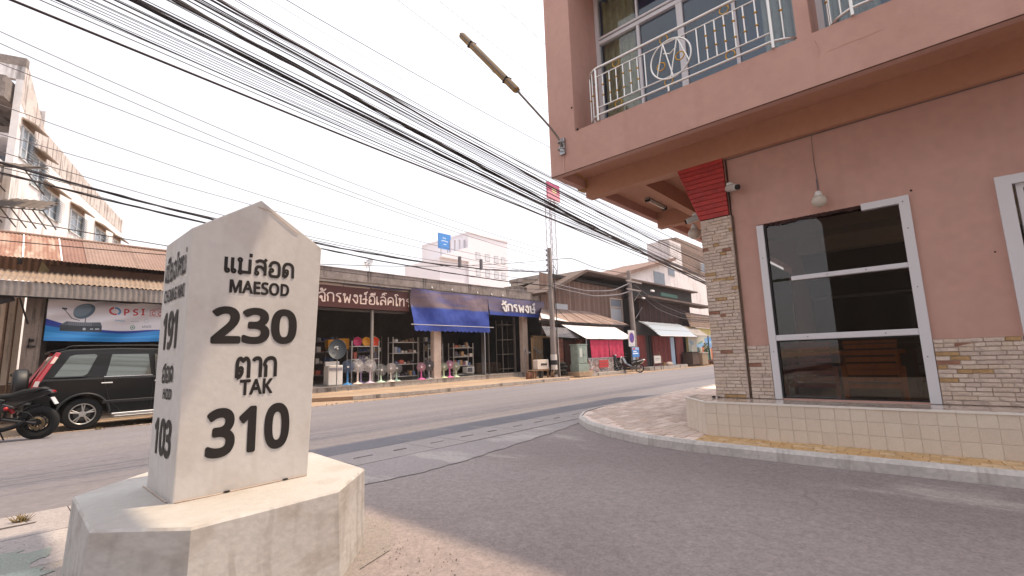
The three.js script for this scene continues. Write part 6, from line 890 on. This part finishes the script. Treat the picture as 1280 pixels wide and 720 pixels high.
  // tail: tall lamp down the rear pillar, back window, spare wheel, bumper
  for (const s of [1, -1]) { const l = mk('tail_lamp', EX([[-0.83, 0.92], [-0.72, 0.9], [-0.66, 1.12], [-0.42, 1.64], [-0.5, 1.66], [-0.68, 1.3], [-0.8, 1.08]], 0.05, 0.008).translate(0, 0, -0.025), PM({ color: 0xa01420, roughness: 0.15, clearcoat: 1, side: THREE.DoubleSide }), t); const p = l.geometry.attributes.position; for (let i = 0; i < p.count; i++) p.setZ(i, s * (zs(p.getY(i)) + 0.015 + p.getZ(i))); l.geometry.computeVertexNormals(); const lens = (pts, c) => { const g = EX(pts, 0.01), q = g.attributes.position; for (let i = 0; i < q.count; i++) q.setZ(i, s * (zs(q.getY(i)) + 0.045 + q.getZ(i))); g.computeVertexNormals(); mk('lens', g, flat(c, 0.15), l); }; lens([[-0.8, 0.96], [-0.73, 0.95], [-0.7, 1.06], [-0.77, 1.07]], '#d8c8c4'); lens([[-0.58, 1.42], [-0.52, 1.42], [-0.46, 1.55], [-0.51, 1.57]], '#d9bdb4'); }
  mk('rear_window', quad([-0.68, 1.14, -0.7], [-0.68, 1.14, 0.7], [-0.52, 1.58, 0.62], [-0.52, 1.58, -0.62]).translate(-0.022, 0, 0), PM({ color: 0x7a6f5f, roughness: 0.08, side: THREE.DoubleSide }), t);
  mk('spoiler', place(RB(0.25, 0.04, 1.2, 0.015), -0.47, 1.69, 0, 0, 0, 0.25), paint, t);
  const sp = mk('spare_wheel', place(LA([[0, -0.12], [0.3, -0.12], [0.345, -0.08], [0.35, 0.04], [0.33, 0.1], [0, 0.1]], 36), -0.96, 0.98, 0.12, 0, 0, PI / 2), M.darkPlastic, t); mk('cover', place(LA([[0, 0], [0.27, 0], [0.3, -0.02], [0.3, -0.06]], 30), -1.085, 0.98, 0.12, 0, 0, PI / 2), paint, sp);
  mk('bumper', RB(0.2, 0.26, 1.72, 0.06, -0.82, 0.52, 0), paint, t); mk('bumper', RB(0.22, 0.3, 1.7, 0.08, 3.66, 0.52, 0), paint, t);
  mk('windscreen', quad([1.78, 1.62, -0.62], [1.78, 1.62, 0.62], [2.42, 1.13, 0.76], [2.42, 1.13, -0.76]).translate(0.035, 0.03, 0), gl, t); mk('grille', RB(0.04, 0.16, 0.8, 0.02, 3.71, 0.8, 0), M.darkPlastic, t);
  for (const s of [1, -1]) { mk('headlight', place(new RoundedBoxGeometry(0.3, 0.18, 0.34, 3, 0.06), 3.52, 0.86, s * 0.66), flat('#c9ccd0', 0.1), t); mk('door_mirror', RB(0.1, 0.14, 0.2, 0.04, 2.05, 1.16, s * 0.98), paint, t); }
}
function tubeM(t, name, pts, r, m, seg = 24) { return mk(name, TU(pts, r, seg, 8), m, t); }
{ // naked motorcycle, tail towards the car
  const t = thing('motorcycle', 'black naked motorcycle with a white rear plate, cut off by the left edge', 'motorcycle', [0.73, 0, -12.86], null, PI - 0.3), bl = PM({ color: 0x101012, roughness: 0.3, clearcoat: 1, side: THREE.DoubleSide }), dk = M.darkPlastic;
  const wh = (x, w, R) => { const q = mk('wheel', place(new THREE.TorusGeometry(R - w * 0.42, w * 0.46, 12, 40).scale(1, 1, 1.0), x, R, 0), M.rubber, t); const g = [place(new THREE.TorusGeometry(R - w * 0.95, 0.014, 8, 36), x, R, 0), place(new THREE.CylinderGeometry(0.05, 0.05, 0.12, 16), x, R, 0, PI / 2)]; for (let k = 0; k < 10; k++) { const a = k / 10 * 2 * PI; g.push(bar([x + Math.cos(a) * 0.04, R + Math.sin(a) * 0.04, 0], [x + Math.cos(a + 0.12) * (R - w * 0.95), R + Math.sin(a + 0.12) * (R - w * 0.95), 0], 0.011, 6)); } mk('rim', g, M.black, q); mk('brake_disc', [place(new THREE.TorusGeometry(0.1, 0.018, 4, 26).scale(1, 1, 0.2), x, R, -0.07), place(new THREE.TorusGeometry(0.1, 0.018, 4, 26).scale(1, 1, 0.2), x, R, 0.07)], flat('#8d8070', 0.35, 0.9), q); };
  wh(0, 0.15, 0.3); wh(1.38, 0.11, 0.3);
  mk('sprocket', place(new THREE.TorusGeometry(0.085, 0.008, 4, 28), 0, 0.3, -0.1), flat('#8f7a55', 0.4, 0.9), t);
  tubeM(t, 'swingarm', [[0, 0.3, -0.11], [0.28, 0.36, -0.12], [0.52, 0.42, -0.1]], 0.03, dk); tubeM(t, 'swingarm', [[0, 0.3, 0.11], [0.28, 0.36, 0.12], [0.52, 0.42, 0.1]], 0.03, dk);
  mk('tail', EX([[-0.2, 0.86], [-0.12, 0.92], [0.2, 0.88], [0.5, 0.82], [0.62, 0.62], [0.34, 0.62], [0.12, 0.72], [-0.06, 0.8]], 0.2, 0.02).translate(0, 0, -0.09), bl, t);
  mk('tail_lamp', RB(0.07, 0.05, 0.14, 0.015, -0.16, 0.875, 0), flat('#a3202a', 0.2), t);
  mk('seat', EX([[-0.1, 0.93], [-0.02, 0.97], [0.22, 0.94], [0.4, 0.87], [0.62, 0.86], [0.74, 0.93], [0.7, 0.8], [0.4, 0.78], [0.2, 0.84]], 0.24, 0.03).translate(0, 0, -0.11), flat('#1a1a1b', 0.8), t);
  mk('plate_holder', [bar([0.0, 0.84, 0], [-0.14, 0.72, 0], 0.03), B(0.02, 0.03, 0.16, -0.12, 0.75, 0)], dk, t);
  mk('plate', place(B(0.012, 0.15, 0.22), -0.2, 0.7, 0, 0, 0, -0.5), flat('#cfcdd0', 0.5), t);
  mk('side_panel', EX([[0.3, 0.62], [0.52, 0.72], [0.62, 0.66], [0.5, 0.54]], 0.24, 0.02).translate(0, 0, -0.12), flat('#47474b', 0.35, 0.6), t);
  mk('tank', SP(0.26, 0.92, 0.88, 0, 1.15, 0.62, 0.62), bl, t);
  mk('engine', [RB(0.36, 0.3, 0.34, 0.05, 0.74, 0.45, 0), place(RB(0.22, 0.3, 0.28, 0.03), 0.9, 0.62, 0, 0, 0, -0.5)], flat('#1f1f21', 0.45, 0.6), t);
  mk('engine_cover', place(new THREE.CylinderGeometry(0.11, 0.12, 0.4, 20), 0.68, 0.42, 0, PI / 2), flat('#2c2b2d', 0.35, 0.7), t);
  mk('frame', [bar([0.45, 0.74, -0.13], [1.12, 0.9, -0.07], 0.03), bar([0.45, 0.74, 0.13], [1.12, 0.9, 0.07], 0.03), bar([0.5, 0.42, 0.13], [0.5, 0.74, 0.13], 0.025), bar([0.5, 0.42, -0.13], [0.5, 0.74, -0.13], 0.025)], dk, t);
  mk('shock_spring', [bar([0.35, 0.5, 0], [0.5, 0.72, 0], 0.035)], flat('#b3242c', 0.35), t); mk('red_clamp', [SP(0.035, 0.42, 0.6, -0.14), SP(0.03, 0.62, 0.6, -0.17), SP(0.03, 0.42, 0.6, 0.14)], flat('#b3242c', 0.3), t);
  tubeM(t, 'exhaust', [[0.9, 0.32, -0.12], [0.6, 0.2, -0.14], [0.3, 0.26, -0.16], [0.12, 0.36, -0.17]], 0.04, flat('#2a2a2c', 0.35, 0.8));
  tubeM(t, 'brake_hose', [[0.02, 0.36, -0.12], [0.12, 0.5, -0.13], [0.3, 0.55, -0.13]], 0.01, M.black); mk('caliper', RB(0.09, 0.06, 0.05, 0.01, 0.09, 0.34, -0.1), dk, t);
  mk('hugger', place(new THREE.TorusGeometry(0.325, 0.02, 6, 14, 1.1).scale(1, 1, 3), 0, 0.3, 0, 0, 0, 0.5), dk, t);
  mk('fork', [bar([1.38, 0.3, -0.09], [1.12, 0.98, -0.09], 0.025), bar([1.38, 0.3, 0.09], [1.12, 0.98, 0.09], 0.025)], M.steel, t); mk('headlight', SP(0.12, 1.28, 0.9, 0, 0.9, 0.9, 0.8), bl, t); mk('handlebar', bar([1.06, 1.03, -0.36], [1.06, 1.03, 0.36], 0.014, 8), M.black, t); mk('front_fender', place(new THREE.TorusGeometry(0.33, 0.02, 6, 14, 1.6).scale(1, 1, 3), 1.38, 0.3, 0, 0, 0, 0.6), bl, t);
  mk('side_stand', bar([0.6, 0.3, 0.14], [0.52, 0.0, 0.28], 0.012), M.black, t);
}
function scooter(label, pos, turn, trim) {
  const t = thing('scooter', label, 'motorbike', pos, null, turn), dk = PM({ color: 0x141416, roughness: 0.3, clearcoat: 1, side: THREE.DoubleSide }), wt = flat(trim, 0.4);
  for (const x of [0, 1.24]) { const q = mk('wheel', place(new THREE.TorusGeometry(0.25, 0.035, 10, 32), x, 0.285, 0), M.rubber, t); const g = [place(new THREE.TorusGeometry(0.215, 0.012, 6, 28), x, 0.285, 0), place(new THREE.CylinderGeometry(0.05, 0.05, 0.1, 12), x, 0.285, 0, PI / 2)]; for (let k = 0; k < 5; k++) { const a = k / 5 * 2 * PI; g.push(bar([x, 0.285, 0], [x + Math.cos(a) * 0.21, 0.285 + Math.sin(a) * 0.21, 0], 0.012)); } mk('rim', g, M.steel, q); }
  mk('rear_body', EX([[-0.34, 0.76], [-0.1, 0.78], [0.3, 0.66], [0.52, 0.5], [0.42, 0.42], [0.1, 0.5], [-0.2, 0.62]], 0.2, 0.02).translate(0, 0, -0.1), dk, t);
  mk('rear_trim', EX([[-0.36, 0.8], [-0.3, 0.84], [0.12, 0.72], [0.06, 0.68], [-0.2, 0.74]], 0.24, 0.01).translate(0, 0, -0.12), wt, t);
  mk('seat', EX([[-0.26, 0.84], [0.1, 0.83], [0.46, 0.76], [0.56, 0.7], [0.3, 0.7], [-0.2, 0.78]], 0.2, 0.03).translate(0, 0, -0.1), flat('#18181a', 0.8), t);
  mk('leg_shield', EX([[0.86, 0.3], [1.0, 0.42], [1.16, 0.9], [1.06, 0.94], [0.92, 0.62], [0.6, 0.46], [0.62, 0.36]], 0.3, 0.02).translate(0, 0, -0.15), dk, t);
  mk('front_panel', EX([[1.12, 0.6], [1.3, 0.66], [1.22, 0.96], [1.08, 1.02]], 0.22, 0.03).translate(0, 0, -0.11), wt, t);
  mk('front_fender', place(new THREE.TorusGeometry(0.3, 0.03, 6, 14, 1.7).scale(1, 1, 2), 1.24, 0.285, 0, 0, 0, 0.5), dk, t);
  mk('fork', [bar([1.24, 0.285, -0.07], [1.1, 0.95, -0.06], 0.02), bar([1.24, 0.285, 0.07], [1.1, 0.95, 0.06], 0.02)], M.steel, t);
  mk('handlebar', TU([[0.98, 1.0, -0.34], [1.04, 1.0, -0.15], [1.06, 0.98, 0], [1.04, 1.0, 0.15], [0.98, 1.0, 0.34]], 0.018, 20, 6), M.black, t);
  for (const s of [-1, 1]) { const m = mk('mirror', place(new THREE.SphereGeometry(0.06, 12, 8).scale(0.3, 0.7, 1), 1.02, 1.2, s * 0.3), M.black, t); mk('mirror_stem', bar([1.02, 1.0, s * 0.24], [1.02, 1.18, s * 0.29], 0.008), M.black, m); }
  mk('headlight', SP(0.07, 1.2, 0.98, 0, 0.7, 0.8, 1.3), flat('#c9ccd0', 0.15), t);
  mk('engine', [RB(0.4, 0.2, 0.26, 0.05, 0.42, 0.32, 0)], flat('#6b6a6a', 0.4, 0.6), t); mk('exhaust', bar([0.35, 0.24, -0.14], [-0.24, 0.34, -0.16], 0.045, 12), flat('#77726e', 0.35, 0.7), t);
  mk('tail_lamp', RB(0.06, 0.06, 0.14, 0.02, -0.36, 0.73, 0), flat('#b3242c', 0.2), t); mk('stand', bar([0.4, 0.25, 0.1], [0.32, 0, 0.22], 0.012), M.black, t);
  return t;
}
scooter('black and white scooter parked on the verge below the no parking sign', [27.25, 0.0, -13.8], PI / 2 + 0.05, '#c9c7c8');
scooter('black scooter parked in the shade under the right crimson curtain', [26.35, 0.14, -16.3], -PI / 2 + 0.5, '#3a3a3f');
scooter('dark scooter half hidden behind the motorcycle and the spare wheel at the left edge', [-0.35, 0.0, -15.9], 0.5, '#2c2c2f');
// ---------------------------------------------------------------- overhead cables, each hung in its own shallow curve along the street
function cable(label, z, [a, b, c], r, m, x0, x1, group = 'overhead cables along the street', wrap = 0) {
  if (z < -6 && z > -8) { const s = rr(0.9, 1.14); z *= s; r *= s; x0 *= s; x1 *= s; a = 1.25 + (a - 1.25) * s; c /= s; }
  const pts = [], n = 22, ph = rr(0, 6), j = r * 0.6; for (let i = 0; i <= n; i++) { const x = x0 + (x1 - x0) * i / n; pts.push([x, a + b * x + c * x * x + j * Math.sin(x * 1.7 + ph) * (wrap ? 1 : 0.6), z + j * Math.sin(x * 1.3 + ph * 2)]); }
  const g = [TU(pts, r, 90, 6)];
  if (wrap) for (let q = 0; q < wrap; q++) { const o = rr(0, 6.28), f = rr(1.5, 3.2), e = r * rr(0.9, 1.5); g.push(TU([...Array(70)].map((_, i) => { const x = x0 + (x1 - x0) * i / 69; return [x, a + b * x + c * x * x + e * Math.sin(x * f + o), z + e * Math.cos(x * f + o)]; }), r * rr(0.35, 0.6), 140, 5)); }
  return single('overhead_cable', g, m, label, 'cable', group);
}
const thin = 'thin dark cable in the band strung over the near side of the road', mid = 'medium dark cable in the band strung over the near side of the road', zN = -7;
cable('brown cable running lowest and apart below the black cable band', zN, [5.256, -0.0575, 0.0008], 0.015, M.brownCable, -14, 30, undefined);
for (const [a, b, c, r, m] of [[5.421, -0.0756, 0.0008, 4, 0], [5.5235, -0.0816, 0.0008, 6, 1], [5.58, -0.082, 0.0008, 3, 1], [5.61, -0.084, 0.0009, 3, 2], [5.6487, -0.0782, 0.0008, 3, 1], [5.69, -0.083, 0.001, 3, 2], [5.7253, -0.0823, 0.0008, 4, 1], [5.7772, -0.0848, 0.0008, 3, 2], [5.83, -0.09, 0.001, 3, 1], [5.5, -0.064, 0.0005, 3, 2], [5.47, -0.07, 0.0008, 3, 2], [6.0799, -0.0789, 0.0008, 4, 1], [6.374, -0.1145, 0.0027, 4, 1], [6.5023, -0.1085, 0.0024, 4, 1], [6.56, -0.114, 0.0024, 3, 2], [6.62, -0.112, 0.0022, 3, 1], [6.827, -0.1311, 0.004, 4, 1], [6.76, -0.128, 0.0032, 3, 2], [5.55, -0.086, 0.0012, 3, 1], [5.86, -0.092, 0.0012, 4, 1], [5.9, -0.098, 0.0014, 3, 1], [6.12, -0.088, 0.001, 3, 1], [6.18, -0.1, 0.0012, 4, 1], [6.34, -0.106, 0.0016, 3, 1], [6.46, -0.104, 0.0018, 4, 1], [6.58, -0.11, 0.0022, 4, 1], [6.4, -0.118, 0.0026, 3, 1], [5.75, -0.076, 0.0006, 3, 1], [6.0, -0.088, 0.0008, 4, 1], [6.66, -0.118, 0.0024, 3, 1]]) cable(thin, zN + rr(-0.12, 0.12), [a, b, c], r / 1000 * 1.5, [M.greyCable, M.cable, M.greyCable][m], -14, 30, 'thin cables in the dense overhead band');
for (const [a, b, c, r] of [[6.0417, -0.0993, 0.0008, 9], [6.3013, -0.1012, 0.0008, 6], [6.4293, -0.1075, 0.0021, 7], [6.5216, -0.073, 0.0012, 8], [6.2, -0.112, 0.0008, 8]]) cable(mid, zN + rr(-0.1, 0.1), [a, b, c], r / 1000 * 1.4, M.cable, -14, 30, 'medium cables in the dense overhead band');
cable('thick black lashed cable bundle with loose wraps, lower of the two thickest', zN, [5.957, -0.1045, 0.0009], 0.022, M.cable, -14, 30, undefined, 3);
cable('thickest black cable bundle in the middle of the overhead band', zN + 0.05, [6.26, -0.1263, 0.0009], 0.024, M.cable, -14, 30, undefined, 3);
cable('thick brown cable along the upper side of the overhead band', zN - 0.05, [6.69, -0.1232, 0.0021], 0.017, M.brownCable, -14, 30, undefined, 1);
cable('faint grey wire just above the dense cable band', zN, [7.149, -0.1326, 0.0047], 0.003, M.greyCable, -10, 22);
cable('dark wire well above the dense cable band, below the street lamp', zN, [7.196, -0.083, 0.0041], 0.006, M.cable, -10, 22);
cable('thin wire running up past the brown street lamp head', zN, [8.977, -0.178, 0.0058], 0.005, M.greyCable, -10, 22);
cable('wire crossing the sky just right of the street lamp head', zN, [9.596, -0.141, 0.0032], 0.005, M.cable, -10, 22);
cable('topmost wire, meeting the hotel corner nearest the upper edge', zN, [10.78, -0.1133, 0.0014], 0.006, M.cable, -10, 22);
const zF = -15.2, poleRun = (l, k, r, m, wrap) => cable(l, zF + rr(-0.05, 0.05), k, r, m, -14, 20.2, 'overhead cables along the street', wrap);
poleRun('highest of the three faint parallel wires going to the striped pole', [8.984, -0.1795, 0.004], 0.010, M.greyCable);
poleRun('middle of the three faint parallel wires going to the striped pole', [8.737, -0.196, 0.005], 0.010, M.greyCable);
poleRun('lowest of the three faint parallel wires going to the striped pole', [8.285, -0.1417, 0.0026], 0.010, M.greyCable);
poleRun('single faint wire passing in front of the white block, above the thick pair', [7.259, -0.1646, 0.0052], 0.009, M.greyCable);
poleRun('thin wire just above the thick pair on the far side', [6.604, -0.0999, 0.0025], 0.009, M.greyCable);
poleRun('upper thick black cable of the pair crossing the white block', [5.936, -0.1371, 0.0065], 0.024, M.cable, 2);
poleRun('lower thick black cable of the pair crossing the white block', [5.702, -0.1067, 0.0036], 0.022, M.cable, 2);
poleRun('medium cable between the two thick ones crossing the white block', [5.86, -0.0856, 0.0027], 0.010, M.cable);
poleRun('thin sagging wire beneath the thick pair on the far side', [6.184, -0.1482, 0.0066], 0.010, M.greyCable);
poleRun('low thin wire passing across the rusty roof', [4.714, -0.0694, 0.0037], 0.012, M.brownCable);
poleRun('lowest thin wire passing across the rusty roof and under the eave', [4.2, 0.0203, 0.0046], 0.012, M.brownCable);
const span = (label, pts, r, m) => single('overhead_cable', TU(pts, r, 50, 6), m, label, 'cable', 'overhead cables along the street');
span('cable from the striped pole top to the second pole, hanging above the wooden house', [[20.4, 6.5, -15.1], [22.5, 6.85, -15.2], [26, 6.75, -15.6], [31, 7.0, -16]], 0.02, M.cable);
span('thick pale cable crossing in front of the wooden house, upper', [[20.3, 5.15, -15.1], [24, 5.1, -15.4], [28, 5.5, -15.8], [31, 6.38, -15.8]], 0.04, M.greyCable);
span('thick pale cable crossing in front of the wooden house, lower', [[20.3, 4.95, -15.1], [25, 4.85, -15.4], [29, 5.3, -15.8], [31, 5.8, -15.8]], 0.04, M.greyCable);
for (let k = 0; k < 4; k++) span(['uppermost', 'second highest', 'third highest', 'lowest'][k] + ' drooping cable from the second pole across the red shophouse', [[31.2, 6.4 - k * 0.18, -15.8], [35, 5.3 - k * 0.25, -15.7], [40, 4.6 - k * 0.2, -15.6], [48, 4.5 - k * 0.1, -15.6]], 0.018, k % 2 ? M.greyCable : M.cable);
span('service wire looping down the face of the wooden house', [[20.4, 5.4, -15.1], [24, 5.6, -17], [26.5, 5.2, -17.9], [31, 5.6, -16]], 0.015, M.greyCable);
for (const [x, y] of [[13.62, 5.45], [14.95, 5.5]]) single('cable_clamp', [RB(0.12, 0.5, 0.12, 0.02, x, y + 0.05, -15.2)], M.greyCable, x < 14 ? 'left dark clamp hanging on the far cables above the blue awning' : 'right dark clamp hanging on the far cables above the blue awning', 'clamp');

renderer.render(scene, camera);
